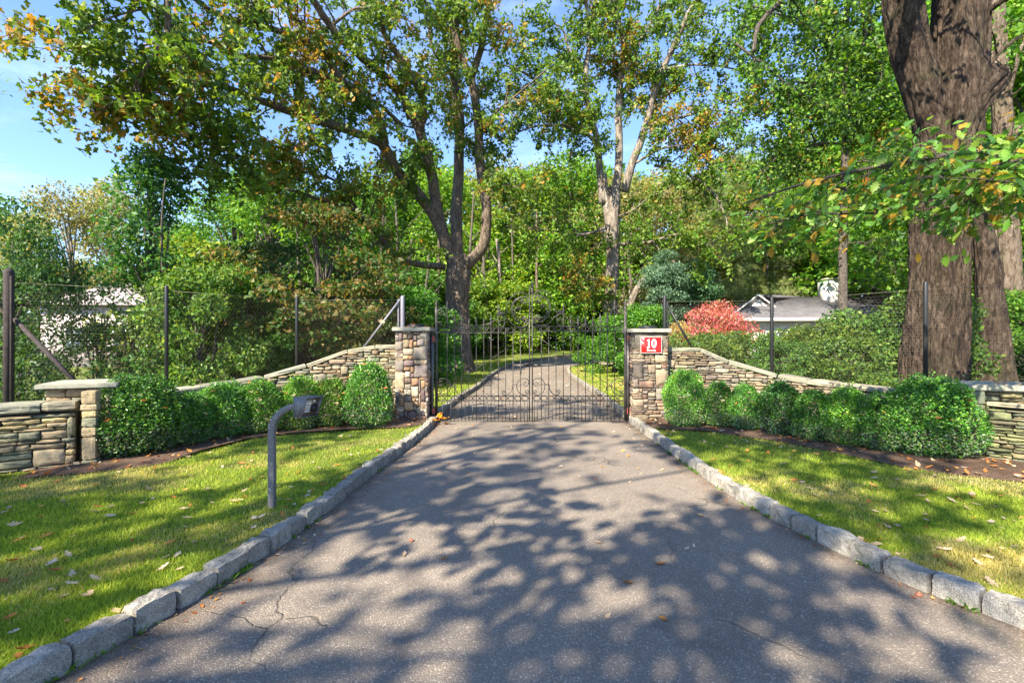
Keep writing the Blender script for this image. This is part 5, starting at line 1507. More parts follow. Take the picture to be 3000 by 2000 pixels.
KIND = {
    'broad': crown_tree_meshes(101, 15000, dict(z0=.22, r=.36, prof=rnd_), .019, G_BRI + G_OAK[:2], .022),
    'tall': crown_tree_meshes(102, 15000, dict(z0=.25, r=.24, prof=egg_), .015, G_BRI, .018, nclump=44),
    'loose': crown_tree_meshes(103, 9000, dict(z0=.3, r=.30, prof=rnd_), .018, G_BRI + G_PALE[:1], .018, nclump=40, crad=(.2, .34)),
    'pale': crown_tree_meshes(104, 13000, dict(z0=.25, r=.32, prof=rnd_), .017, G_PALE, .018, nclump=46, crad=(.2, .32)),
    'dark': crown_tree_meshes(105, 14000, dict(z0=.05, r=.38, prof=egg_), .024, G_DARK, .022),
    'bush': crown_tree_meshes(106, 12000, dict(z0=.06, r=.5, prof=rnd_), .034, [(.07, .16, .025), (.10, .21, .03), (.17, .25, .045), (.045, .11, .022)], .012, stems=6, nclump=40, crad=(.2, .34)),
    'open': crown_tree_meshes(112, 1100, dict(z0=.2, r=.5, prof=rnd_), .03, [(.12, .13, .04), (.09, .14, .03)], .011, stems=9, nclump=40, crad=(.2, .34)),
    'hedge': crown_tree_meshes(107, 14000, dict(z0=.02, r=.55, prof=lambda t_: (1 - .25 * t_)), .040, [(.05, .12, .02), (.08, .17, .025), (.13, .2, .03), (.04, .09, .02)], .012, stems=4, nclump=60, crad=(.22, .34)),
    'rust': crown_tree_meshes(108, 13000, dict(z0=.18, r=.46, prof=rnd_, flat=.28), .026, G_RUST, .018, stems=2, nclump=50, crad=(.25, .4)),
    'red': crown_tree_meshes(109, 9000, dict(z0=.2, r=.85, prof=rnd_, flat=.45), .034, G_RED, .03, stems=4, nclump=44, crad=(.2, .34)),
    'young': crown_tree_meshes(110, 9000, dict(z0=.12, r=.2, prof=con_), .019, [(.05, .15, .03), (.07, .19, .035), (.04, .12, .035)], .009, stems=2, nclump=40, crad=(.3, .5), tmpl=LOB),
    'blue': crown_tree_meshes(111, 14000, dict(z0=.08, r=.32, prof=con_, flat=.4), .022, G_BLUE, .018, nclump=50),
}
# white pines: tiers of horizontal plumes
def pine_meshes(seed):
    rng = np.random.default_rng(seed); C = []; m = MB()
    tube_add(m, smooth_pts([(0, 0, 0), (.004, 0, .4), (-.004, .004, .75), (0, 0, 1.0)], 5), np.linspace(.016, .003, 16), 8)
    for k in range(15):
        z = .28 + .7 * k / 14; rad = .27 * (1 - (k / 15) ** 1.4) + .04
        nb = 5
        for b in range(nb):
            a = rng.uniform(0, 2 * math.pi); L_ = rad * rng.uniform(.6, 1.1)
            e = np.array([math.cos(a) * L_, math.sin(a) * L_, z + rng.uniform(-.01, .03)])
            tube_add(m, [(0, 0, z), tuple(e * (.5, .5, 1) + (0, 0, -.003)), tuple(e)], [.004, .003, .0015], 4)
            for q in range(4): C.append(e * (1 - .22 * q * np.array([1, 1, 0])) + rng.normal(size=3) * .012)
    C = np.array(C); n = 15000
    ci = rng.integers(len(C), size=n); d = rng.normal(size=(n, 3)) * (.030, .030, .011)
    P = C[ci] + d
    out = np.tile(np.array([[0, 0, .8]]), (n, 1)) + d * 20
    tint = rng.uniform(.75, 1.25, len(C))
    V, F, Cc = leaf_arrays(rng, P, np.full(n, .022), palette(rng, n, G_PINE) * tint[ci][:, None], NEEDLE, droop=-.5, out=out, outw=.7)
    cr = mesh_np("crown", V, F, Cc); cr.materials.append(M['leaf'])
    return m.mesh("trunk", smooth=True), cr
KIND['pine'] = pine_meshes(120)

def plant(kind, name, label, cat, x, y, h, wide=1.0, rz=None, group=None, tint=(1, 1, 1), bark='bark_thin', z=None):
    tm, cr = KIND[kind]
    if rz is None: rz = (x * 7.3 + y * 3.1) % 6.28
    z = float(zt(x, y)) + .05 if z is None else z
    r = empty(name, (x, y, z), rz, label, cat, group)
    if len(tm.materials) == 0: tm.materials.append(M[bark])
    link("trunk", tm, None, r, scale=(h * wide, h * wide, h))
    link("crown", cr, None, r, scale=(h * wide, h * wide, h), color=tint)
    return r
KIND['pale'][0].materials.append(M['bark_pale'])

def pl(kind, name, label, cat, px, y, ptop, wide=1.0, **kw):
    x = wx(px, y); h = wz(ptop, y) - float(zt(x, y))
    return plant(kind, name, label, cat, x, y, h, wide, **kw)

# --- left garden
pl('young', "ash_tree", "young ash tree with dark glossy leaves rising left of the first thin fence post", "tree", 440, 14.5, 420, 1.0)
pl('dark', "evergreen_tree", "dense dark evergreen at the left edge behind the rusty fence post", "tree", 30, 12.5, 610, .75)
pl('pale', "tree", "pale yellow-green tree against the sky above the pale house", "tree", 210, 36, 540, .95)
pl('pale', "tree", "pale yellow-green tree beyond the young ash", "tree", 330, 40, 530, .9)
pl('broad', "tree", "bright green treetop glowing beyond the garden right of the young ash", "tree", 560, 50, 665, 1.0, tint=(1.2, 1.15, .9))
pl('broad', "tree", "round green tree left of the young ash behind the pale house", "tree", 60, 44, 640, 1.1)
pl('bush', "shrub", "tall yellow-green many-stemmed shrub right of the first thin fence post", "shrub", 590, 13.5, 790, .85)
pl('bush', "shrub", "yellowish many-stemmed shrub left of the second thin fence post", "shrub", 690, 15, 800, .9, tint=(.8, .9, .8))
pl('open', "shrub", "brownish open shrub in front of the pale house wall", "shrub", 290, 13.8, 880, 1.0, tint=(.75, .7, .7))
pl('open', "shrub", "second open shrub of thin stems before the pale house", "shrub", 380, 15, 900, 1.0, tint=(.7, .9, .7))
pl('bush', "shrub", "low leafy shrub behind the pier of the left wing wall", "shrub", 60, 14, 990, .9, tint=(.7, .9, .8))
pl('tall', "tree", "mid-green slender tree with light leaves standing behind the left netting", "tree", 800, 24, 470, 1.15, tint=(.95, 1, .9))
pl('tall', "tree", "second mid-green tree close left of the rust-tinged maple", "tree", 690, 27, 500, 1.1, tint=(.8, .95, .85))
pl('rust', "japanese_maple", "layered maple with rust and olive leaves behind the left netting", "tree", 950, 17, 600, 1.05)
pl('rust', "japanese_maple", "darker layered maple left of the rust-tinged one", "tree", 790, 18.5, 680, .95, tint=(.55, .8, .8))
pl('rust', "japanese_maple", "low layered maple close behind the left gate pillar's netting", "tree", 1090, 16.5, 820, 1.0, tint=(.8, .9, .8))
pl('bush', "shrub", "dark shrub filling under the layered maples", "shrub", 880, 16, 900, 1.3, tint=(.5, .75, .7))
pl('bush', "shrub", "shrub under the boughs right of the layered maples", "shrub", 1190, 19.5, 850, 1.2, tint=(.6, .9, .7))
pl('bush', "shrub", "yellow-leaved bush between ash and layered maples", "shrub", 610, 20, 720, 1.1, tint=(1.3, 1.1, .8))
# --- right garden: hedge of leafy shrubs behind the netting
hx_ = [(2010, 12.6, 990), (2110, 13.2, 985), (2220, 12.8, 990), (2330, 13.2, 978), (2430, 12.6, 965), (2540, 12.3, 925), (2640, 12.0, 880), (2060, 11.9, 1010), (2280, 11.9, 1010), (2480, 11.2, 1000)]
HL = ["hedge shrub nearest the sign pillar's fence brace, under the small red bush", "hedge shrub in front of the pinkish red bush's left half", "hedge shrub just left of the middle black post of the right netting", "hedge shrub just right of the middle black post, before the roof's eave",
      "hedge shrub at the foot of the slim maple trunk", "taller hedge shrub right of the slim maple trunk", "tallest hedge shrub against the massive trunk's left side", "low front hedge shrub over the high level stretch of right wall", "low front hedge shrub at the middle black post's foot", "low front hedge shrub where the right wall levels out, under the maple"]
for i, (px, y, pt) in enumerate(hx_):
    pl('hedge', "hedge_shrub", HL[i], "shrub", px, y, pt, 1.0, group="overgrown hedge behind the right netting", tint=(1 + .2 * math.sin(i * 2.1), 1, 1))
pl('red', "burning_bush", "pinkish red bush glowing above the hedge beside the bungalow", "shrub", 2085, 20, 890, .72)
pl('red', "burning_bush", "smaller red and yellow bush behind the fence post by the sign pillar", "shrub", 1985, 19, 945, .5, tint=(.8, 1.9, .7))
for i, (px, y, pt, w_) in enumerate([(2180, 40, 480, 1.0), (2330, 44, 420, 1.0), (2480, 41, 440, 1.1), (2620, 46, 420, 1.1), (2060, 47, 560, 1.0), (2250, 36, 640, .9)]):
    PN = ["white pine rising left of the bungalow's gable", "white pine straight behind the bungalow's ridge", "white pine above the white chimney", "white pine between slim maple and massive trunk, behind the roof", "farthest left white pine above the blue-green conifers", "lower white pine just behind the bungalow's gable end"]
    pl('pine', "pine_tree", PN[i], "tree", px, y, pt, w_ * 1.15, group="white pines behind the bungalow", bark='bark_pale')
pl('blue', "spruce_tree", "blue-green conifer behind the fence post of the sign pillar", "tree", 1945, 27, 730, .9)
pl('blue', "spruce_tree", "broader blue-green conifer between the drive and the red bush", "tree", 2040, 33, 760, 1.1, tint=(.8, 1, .8))
pl('bush', "shrub", "green-yellow bush on the lawn at the inside of the drive's bend", "shrub", 1800, 25, 930, 1.35, tint=(.8, 1.1, .7))
pl('bush', "shrub", "dense low bush right of the bend, behind the sign pillar", "shrub", 1890, 22, 900, 1.1, tint=(.7, 1.0, .7))
# right background trees close by
for i, (k, px, y, pt, w_, tn) in enumerate([('tall', 2860, 21, -60, 1.2, (1, 1.1, .9)), ('broad', 3080, 19, 60, 1.0, (1.1, 1.1, .9)), ('tall', 2700, 30, -20, 1.3, (1, 1.1, .8)), ('loose', 2560, 33, 120, 1.1, (1, 1, 1)), ('broad', 3200, 26, -100, 1.2, (1, 1, 1))]):
    pl(k, "tree", ["bright leafy tree right behind the massive trunk", "leafy tree filling the right edge of the view", "tall bright tree seen left of the massive trunk's fork", "loose-crowned tree above the bungalow chimney", "large tree beyond the right edge, behind the ridged trunk"][i], "tree", px, y, pt, w_, tint=tn)
pl('bush', "shrub", "sunny bush between the massive trunk and the ridged trunk", "shrub", 2830, 16, 900, 1.0, tint=(1.1, 1.2, .7))
pl('bush', "shrub", "leafy bush at the right edge behind the last trunk", "shrub", 3010, 14, 860, 1.2, tint=(.9, 1.1, .7))
# --- woods beyond the drive
rw = random.Random(9)
woods = [
    (1150, 46, 560, 'broad', (.9, 1.0, .8)), (1290, 50, 520, 'broad', (1.25, 1.2, .85)), (1420, 47, 600, 'loose', (1.4, 1.25, .8)), (1560, 52, 520, 'broad', (1.3, 1.25, .8)), (1700, 49, 480, 'broad', (1.1, 1.15, .85)),
    (1840, 46, 520, 'pale', (1, 1, 1)), (1980, 50, 500, 'pale', (1, .95, .9)), (1500, 56, 470, 'pale', (.9, .95, .8)), (1640, 58, 480, 'pale', (1, 1, 1)), (1760, 58, 500, 'pale', (.95, .9, .9)), (2100, 54, 520, 'broad', (1, 1, 1)),
    (1020, 40, 640, 'broad', (.8, .9, .8)), (900, 44, 600, 'broad', (.9, 1, .9)), (760, 48, 620, 'broad', (1.1, 1.1, .9)), (1210, 36, 790, 'bush', (.6, .8, .7)), (1350, 41, 820, 'bush', (1.1, 1.1, .8)), (1480, 43, 830, 'bush', (1.5, 1.3, .8)),
    (1600, 46, 840, 'bush', (.8, .9, .7)), (1720, 52, 850, 'bush', (.8, 1.1, .7)), (1130, 30, 860, 'bush', (.6, 1, .7)), (1450, 56, 700, 'tall', (1.2, 1.2, .8)), (1250, 60, 420, 'tall', (1, 1, 1)),
    (660, 58, 760, 'broad', (1.2, 1.1, .8)), (480, 56, 800, 'broad', (1.1, 1.05, .9)), (300, 54, 780, 'broad', (1, 1, .9)), (100, 52, 800, 'broad', (1, 1, 1)), (-120, 40, 560, 'broad', (.8, .9, .9)),
    (2250, 60, 480, 'broad', (1, 1, 1)), (2400, 62, 430, 'broad', (1, 1, 1)), (2560, 58, 440, 'broad', (1, 1, 1)), (2720, 56, 400, 'broad', (1, 1, 1)), (2900, 52, 300, 'broad', (1.1, 1.1, .9)), (3080, 48, 300, 'broad', (1, 1, 1)), (1900, 62, 520, 'broad', (.9, 1, .9)), (1060, 62, 560, 'broad', (.8, .9, .8)),
    (2150, 66, 560, 'dark', (1.2, 1.2, 1.1)), (1380, 68, 540, 'dark', (1.3, 1.3, 1)), (1700, 70, 560, 'dark', (1.2, 1.2, 1)), (1000, 66, 660, 'dark', (1.2, 1.2, 1)),
]
WHERE = [(-200, "beyond the left edge of the view"), (60, "over the rusty post at far left"), (250, "behind the pale house's chimney"), (440, "behind the young ash"), (600, "right of the young ash"), (720, "behind the left netting's middle post"), (860, "behind the layered maples"), (960, "behind the rust-tinged maple"), (1040, "behind the left gate pillar"), (1110, "just left of the great oak's trunk"),
         (1180, "left beside the great oak's trunk"), (1270, "right behind the great oak's low bough"), (1330, "directly behind the great oak's trunk"), (1400, "right beside the great oak's trunk"), (1440, "over the left gate leaf"), (1480, "left of the gate's meeting stiles"), (1530, "over the gate's meeting stiles"), (1580, "just right of the gate's centre"), (1620, "above the far bend of the drive"), (1680, "left of the pale oak's trunk"),
         (1730, "close behind the pale oak's trunk"), (1800, "over the right gate leaf's hinge side"), (1870, "above the sign pillar"), (1940, "above the right fence brace"), (2030, "above the small red bush"), (2120, "above the pinkish red bush"), (2200, "left of the bungalow's gable"), (2330, "above the bungalow's gable"), (2480, "above the white chimney"), (2640, "between slim maple and massive trunk"), (2800, "behind the massive trunk"), (2980, "behind the ridged trunk"), (9999, "at the right edge of the view")]
def wlab(px, y, k):
    w = [t_ for a, t_ in WHERE if px <= a][0]
    return {'broad': "broad green", 'pale': "pale buff-green", 'loose': "loose yellow-green", 'tall': "tall slender", 'dark': "dark green"}[k] + " tree of the " + ("far " if y >= 54 else "") + "woods " + w
for px, y, pt, k, tn in woods:
    isb = k == 'bush'
    pl(k, "shrub" if isb else "tree", "sunlit undergrowth bush at the edge of the woods beyond the drive" if isb else wlab(px, y, k), "shrub" if isb else "tree", px, y, pt, 1.15 if not isb else 1.4, group="undergrowth at the woods' edge" if isb else "trees of the woods behind", tint=tn)
# undergrowth masses to close the floor of the wood
for i in range(26):
    px = -300 + i * 140; y = 38 + 4 * math.sin(i * 1.7) + (12 if 1250 < px < 2000 else 0) + (9 if px < 700 else 0)
    if 1300 < px < 1900: y = 57 + 2 * math.sin(i)
    pl('bush', "shrub", "sunlit undergrowth bush at the edge of the woods beyond the drive", "shrub", px, y, 900 if px > 700 else 940, 2.0, group="undergrowth at the woods' edge", tint=(.5 + .2 * math.sin(i), .75, .6))
# bare standing trunks in the woods
rt = random.Random(12)
for px, y, pt, r_, bk, lab in [(1476, 42, 700, .22, 'bark_pale', "white-barked trunk gleaming between the gate leaves"), (1650, 47, 640, .2, 'bark_pale', "grey bare trunk leaning slightly beyond the drive's bend"), (1790, 51, 700, .2, 'bark_thin', "dark straight trunk at far end of the lawn"),
                           (1330, 38, 690, .12, 'bark_thin', None), (1402, 44, 660, .12, 'bark_thin', None), (1430, 40, 720, .10, 'bark_thin', None), (1545, 50, 700, .14, 'bark_thin', None), (1718, 53, 720, .22, 'bark_thin', None), (1200, 35, 700, .12, 'bark_thin', None), (1240, 31, 740, .1, 'bark_thin', None), (1590, 54, 720, .15, 'bark_thin', None), (1690, 50, 760, .2, 'bark_pale', None),
  (1165, 33, 560, .11, 'bark_thin', None), (1280, 36, 600, .13, 'bark', None), (1370, 39, 560, .12, 'bark_thin', None), (1460, 45, 600, .13, 'bark', None), (1512, 46, 640, .12, 'bark_thin', None), (1575, 44, 620, .15, 'bark', None), (1625, 49, 600, .16, 'bark_thin', None), (1738, 47, 640, .17, 'bark', None), (1830, 46, 640, .18, 'bark', None), (1860, 42, 700, .15, 'bark_thin', None),
  (1000, 24, 620, .09, 'bark_thin', None), (880, 22, 640, .09, 'bark_thin', None), (760, 23, 660, .08, 'bark_thin', None), (1100, 26, 600, .1, 'bark_thin', None)]:
    x = wx(px, y); z0_ = float(zt(x, y)); zt_ = wz(pt, y)
    root = empty("bare_tree", (x, y, z0_), 0, lab or "thin dark trunk standing in the shade at the woods' edge", "tree", None if lab else "thin trunks at the woods' edge")
    lean = rt.gauss(0, .035)
    P = np.array([(lean * (h_ ** 1.3) * .6 + rt.gauss(0, .04), 0, h_) for h_ in np.linspace(0, zt_ - z0_, 8)])
    m = MB(); tube_add(m, smooth_pts(P, 3), np.linspace(r_ * 1.15, r_ * .6, 22), 10)
    link("trunk", m.mesh("trunk", smooth=True), M[bk], root)
    m = MB()
    for k in range(5):
        h_ = rt.uniform(.45, .95) * (zt_ - z0_); a = rt.uniform(0, 6.28); l_ = rt.uniform(.8, 2)
        x_ = float(np.interp(h_, P[:, 2], P[:, 0]))
        tube_add(m, smooth_pts([(x_, 0, h_), (x_ + math.cos(a) * l_ * .5, math.sin(a) * l_ * .5, h_ + .3 * l_), (x_ + math.cos(a) * l_, math.sin(a) * l_, h_ + .8 * l_)], 3), np.linspace(r_ * .3, .02, 7), 5)
    link("branch", m.mesh("branch", smooth=True), M[bk], root)['kind'] = 'stuff'

# pine reaching in at the left edge: trunk stands just outside the view
root = empty("pine_tree", (-12.6, 9.2, .05), 0, "long-needled pine bough poking in at the upper left edge", "tree")
m = MB(); tube_add(m, [(0, 0, 0), (.05, 0, 4), (0, 0, 9)], [.16, .12, .05], 10)
V = []; Pn = []
rp_ = np.random.default_rng(5)
for z_, dx, dy in [(6.2, 2.9, -.3), (5.4, 1.8, .6), (7.2, 2.2, -1), (4.6, -1.6, .5), (6.6, -2, 0), (5.8, .3, -2), (7.6, .2, 2)]:
    e = np.array((dx, dy, z_ + .05)); tube_add(m, smooth_pts([(0, 0, z_ - .2), e * (.5, .5, 1) + (0, 0, .12), e], 4), np.linspace(.035, .01, 9), 6)
    for q in range(26 if dx > 2.5 else 40): Pn.append(e - np.array([dx, dy, 0]) * rp_.uniform(0, .4) + rp_.normal(size=3) * (.05 if q > 5 else .01))
link("trunk", m.mesh("trunk", smooth=True), M['bark'], root)
Pn = np.repeat(np.array(Pn), 16, axis=0)
Vn, Fn, Cn = leaf_arrays(rp_, Pn, np.full(len(Pn), .27), palette(rp_, len(Pn), [(.08, .16, .06), (.12, .2, .07)]), (np.array([(0, .006, 0), (0, -.006, 0), (1, 0, -.12)]), np.array([(0, 1, 2)])), droop=.1, out=np.tile([[.9, 0, -.1]], (len(Pn), 1)), outw=1.2)
link("needles", mesh_np("needles", Vn, Fn, Cn), M['leaf'], root)

# trees standing behind the viewpoint, across the road: they shade the drive
KIND['cast'] = crown_tree_meshes(130, 4000, dict(z0=.42, r=.42, prof=rnd_), .020, G_OAK, .012, nclump=22, crad=(.13, .24), shell=.05)
CAST = [(-8.3, -3.4, 17, .95), (-14.0, -8.0, 15, .8), (4.5, -3.4, 14, .7), (-4.0, -17.0, 15, .6), (-21, -5, 16, .8)]
for i, (x, y, h, w_) in enumerate(CAST):
    plant('cast', "roadside_oak", "roadside oak standing behind the viewpoint, its crown shading the drive", "tree", x, y, h, w_, group="roadside oaks behind the viewpoint")

# ------------------------------------------------------------------ clipped boxwoods
def box_mesh(seed, n, prof, leaf=.072):
    rng = np.random.default_rng(seed)
    # unit shrub: radius 1, height 1
    u = rng.uniform(-.15, 1, n * 2); a = rng.uniform(0, 2 * math.pi, n * 2)
    r = np.array([prof(max(0, min(1, q))) for q in u])
    keep = rng.uniform(0, 1, n * 2) < (r + .35) / 1.35
    u, a, r = u[keep][:n], a[keep][:n], r[keep][:n]
    dx, dy = np.cos(a), np.sin(a)
    nz_ = vnoise(a * 1.9 + seed, u * 3.3, 1.0, seed) * .6 + vnoise(a * 4.2, u * 7 + seed, 1.0, seed + 1) * .4
    rr = r * (0.74 + .44 * nz_) * np.where(rng.uniform(size=len(u)) < .25, rng.uniform(.45, .85, len(u)), rng.uniform(.78, 1.03, len(u)) ** .6)
    z = np.clip(u, .02, 1) * (.88 + .22 * nz_)
    low = u < .12
    rr = np.where(low, rr * (.75 + rng.uniform(-.2, .1, len(u))), rr)
    P = np.stack([dx * rr, dy * rr, z], 1)
    # leaves close the top
    k = n // 6
    q = rng.normal(size=(k, 2)) * .28; qz = np.array([.97 - .35 * min(1, math.hypot(*v)) ** 2 for v in q]) * rng.uniform(.93, 1.03, k)
    tr_ = np.array([prof(min(1, max(0, zz))) for zz in qz])
    ok = np.hypot(q[:, 0], q[:, 1]) < tr_ + .12
    P = np.vstack([P, np.column_stack([q, qz])[ok]])
    P[:, 2] *= 2.2
    sh = rng.uniform(size=len(P)) < .04; P[sh] *= rng.uniform(1.03, 1.14, int(sh.sum()))[:, None]
    out = (P - (0, 0, 1)) * (1, 1, .6); out /= np.linalg.norm(out, axis=1, keepdims=True) + 1e-6
    cols = [(.05, .17, .022), (.08, .23, .025), (.03, .11, .025), (.16, .33, .035), (.15, .22, .12)]
    C = palette(rng, len(P), cols, [4, 4, 2, 2.4, .8], .3)
    # paler new growth on tips, bluish older leaves low down, some bare bronze leaves near the foot
    lowm = (P[:, 2] < .8) & (rng.uniform(size=len(P)) < .5)
    C[lowm] = palette(rng, int(lowm.sum()), [(.06, .13, .07), (.13, .20, .12), (.19, .2, .12)], None, .2)
    V, F, Cc = leaf_arrays(rng, P, np.full(len(P), leaf), C, KITE, droop=-.3, up=.5, out=out, outw=.7)
    me = mesh_np("foliage", V, F, Cc); me.materials.append(M['box_leaf'])
    m = MB()
    for k in range(16):
        a_ = rng.uniform(0, 6.28); e = rng.uniform(.35, .8)
        tube_add(m, smooth_pts([(0.05 * math.cos(a_), .05 * math.sin(a_), -.03), (e * .6 * math.cos(a_), e * .6 * math.sin(a_), .48), (e * math.cos(a_), e * math.sin(a_), 1.3)], 3), np.linspace(.03, .012, 7), 4)
    st = m.mesh("stems", smooth=True); st.materials.append(M['bark_thin'])
    return me, st
ball = lambda u: math.sqrt(max(0.0, 1 - (max(0, u - .38) / .64) ** 2)) * (.82 + .18 * min(1, u / .3))
cone = lambda u: (math.sqrt(max(0.0, 1 - (max(0, u - .3) / .72) ** 1.5))) * (.85 + .15 * min(1, u / .25))
mop = lambda u: math.sqrt(max(0.0, 1 - (max(0, u - .5) / .52) ** 2)) * (.75 + .25 * min(1, u / .45))
BX = [box_mesh(201, 15000, ball, .082), box_mesh(202, 15000, cone, .078), box_mesh(203, 16000, mop, .082), box_mesh(204, 14000, ball, .085), box_mesh(205, 22000, ball, .064)]
shrubs = [
    (-5.60, 7.12, .66, 1.13, 4, "big rounded boxwood at the left end of its row, against the pier", (1, 1, 1)),
    (-5.22, 7.75, .42, .84, 2, "small boxwood tucked right of the biggest left one", (1, 1, 1)),
    (-5.02, 8.30, .50, .97, 3, "third boxwood from the left, just left of the intercom stand's bend", (1.05, 1.05, 1)),
    (-4.52, 8.62, .46, .98, 0, "boxwood directly behind the intercom stand's curved neck", (1.1, 1.1, .9)),
    (-3.98, 8.95, .46, 1.02, 2, "yellow-tipped boxwood behind the intercom head with a thin bare foot", (1.5, 1.25, .9)),
    (-3.50, 9.22, .42, .96, 3, "yellowish boxwood just left of the cone-shaped one", (1.5, 1.2, .9)),
    (-2.78, 9.30, .54, 1.27, 1, "tall cone-shaped boxwood beside the left gate pillar", (1, 1.05, 1)),
    (3.36, 9.32, .48, 1.14, 4, "round boxwood beside the sign pillar", (1.1, 1.1, 1)),
    (3.98, 9.22, .36, .90, 3, "small boxwood second from the sign pillar", (.9, .95, 1)),
    (4.36, 8.92, .34, .90, 0, "small boxwood third from the sign pillar", (.85, .95, 1)),
    (4.78, 8.5, .43, .98, 2, "dark upright boxwood fourth from the sign pillar", (.8, .9, 1.05)),
    (5.05, 8.02, .38, .88, 3, "boxwood fifth from the sign pillar, in half shade", (.9, .95, 1)),
    (5.34, 7.62, .42, .96, 0, "lighter boxwood with fallen leaves caught on top, midway in the right row", (1.25, 1.15, .9)),
    (5.62, 7.25, .42, .90, 2, "boxwood squeezed left of the biggest right one", (.9, .95, 1.05)),
    (6.12, 7.0, .60, 1.12, 4, "biggest boxwood at the right end of its row by the pier", (.95, 1, 1)),
]
for i, (x, y, r, h, v, lab, tn) in enumerate(shrubs):
    h *= .95 if r < .6 else 1.0
    r *= .86 if r < .5 else .96
    tn = tuple(v * (.82 + .36 * ((i * 7) % 5) / 4) for v in tn)
    root = empty("boxwood", (x, y, float(lawn_z(x, y))), i * 1.7, lab, "shrub", "clipped boxwoods left of the drive" if x < 0 else "clipped boxwoods right of the drive")
    f, s_ = BX[v]
    link("foliage", f, None, root, scale=(r, r, h / 2.2), color=tn)
    link("stems", s_, None, root, scale=(r, r, h / 2.2))

# ------------------------------------------------------------------ grass
def scatter(rng, n, x0, x1, y0, y1, p=1.35):
    # more blades close by
    u = rng.uniform(0, 1, n); y = (y0 ** (1 - p) + u * (y1 ** (1 - p) - y0 ** (1 - p))) ** (1 / (1 - p)) if p != 1 else y0 * (y1 / y0) ** u
    return rng.uniform(x0, x1, n), y
def lawn_mask(x, y):
    le = np.interp(y, LEFT[:, 1], LEFT[:, 0]) - KW - .0; re = np.interp(y, RIGHT[:, 1], RIGHT[:, 0]) + KW + .0
    m = (x < le) | (x > re)
    m &= ~in_poly(x, y, BED_L); m &= ~in_poly(x, y, BED_R)
    lw = np.array([(-10.3, 2.9), (-9.0, 4.0), (-7.6, 5.05), (-6.55, 5.85), (-5.86, 6.32)]); rw_ = np.array([(6.62, 6.58), (7.3, 5.95), (8.2, 5.2), (9.6, 4.1), (11.2, 2.9)])
    near = y < 10.3
    m &= ~(near & (x < -4.8) & (y > np.interp(x, lw[:, 0], lw[:, 1])))
    m &= ~(near & (x > 5.8) & (y > np.interp(x, rw_[:, 0], rw_[:, 1])))
    return m
def grass(name, seed, n, x0, x1, y0, y1, p, w0, h0, label):
    rng = np.random.default_rng(seed)
    x, y = scatter(rng, n, 0, 1, y0, y1, p)
    xa = np.maximum(x0, -(y * 1.12 + .6)); xb = np.minimum(x1, y * 1.12 + .6); x = xa + (xb - xa) * x
    k = lawn_mask(x, y); k &= np.abs(x) < y * 1.12 + .6
    x, y = x[k], y[k]; n = len(x)
    dry = .6 * vnoise(x, y, .9, 11) + .4 * vnoise(x, y, 3.1, 12)
    thin = rng.uniform(size=n) < 1.15 - .6 * np.clip((dry - .55) * 4, 0, 1)
    x, y, dry = x[thin], y[thin], dry[thin]; n = len(x)
    z = lawn_z(x, y) - .004
    d = np.abs(y); w = w0 * (1 + d * .06) * rng.uniform(.6, 1.3, n); h = h0 * rng.uniform(.45, 1.25, n) * (1 + .25 * (vnoise(x, y, 2.0, 7) - .5))
    a = rng.uniform(0, 2 * math.pi, n); b = rng.uniform(0, 2 * math.pi, n); ln = rng.uniform(.1, .9, n) * h
    V = np.zeros((n, 5, 3))
    ca, sa = np.cos(a), np.sin(a); cb, sb = np.cos(b), np.sin(b)
    for k_, (s_, t_, wd) in enumerate(((-1, 0, 1), (1, 0, 1), (-1, .55, .75), (1, .55, .75), (0, 1, 0))):
        V[:, k_, 0] = x + s_ * w * .5 * wd * ca + ln * t_ * t_ * cb; V[:, k_, 1] = y + s_ * w * .5 * wd * sa + ln * t_ * t_ * sb
        V[:, k_, 2] = z + h * t_ * (1 - .25 * t_ * ln / h)
    F4 = np.array([(0, 1, 3, 2)])[None] + (np.arange(n) * 5)[:, None, None]; F3 = np.array([(2, 3, 4)])[None] + (np.arange(n) * 5)[:, None, None]
    green = palette(rng, n, [(.23, .34, .035), (.30, .40, .045), (.15, .26, .03), (.38, .45, .07)]); straw = palette(rng, n, [(.46, .42, .16), (.52, .46, .22), (.38, .38, .10)])
    C = np.where((dry + rng.uniform(-.16, .16, n) > .60)[:, None], straw, green)
    o = link(name, mesh_np(name, V.reshape(-1, 3), [F4.reshape(-1, 4), F3.reshape(-1, 3)], np.repeat(C, 5, axis=0)), M['grass'])
    setp(o, label, "grass", kind='stuff'); print(name, n)
grass("grass", 1, 280000, -11, -1.5, 1.6, 10.4, 1.3, .0045, .042, "short sunlit grass left of the drive in front of the gate")
grass("grass", 2, 260000, 2.2, 10.5, 1.9, 10.4, 1.3, .0045, .042, "short grass right of the drive in front of the gate")
grass("grass", 3, 170000, -10, 14, 10.6, 36, 1.2, .012, .06, "lawn grass either side of the drive behind the gate")

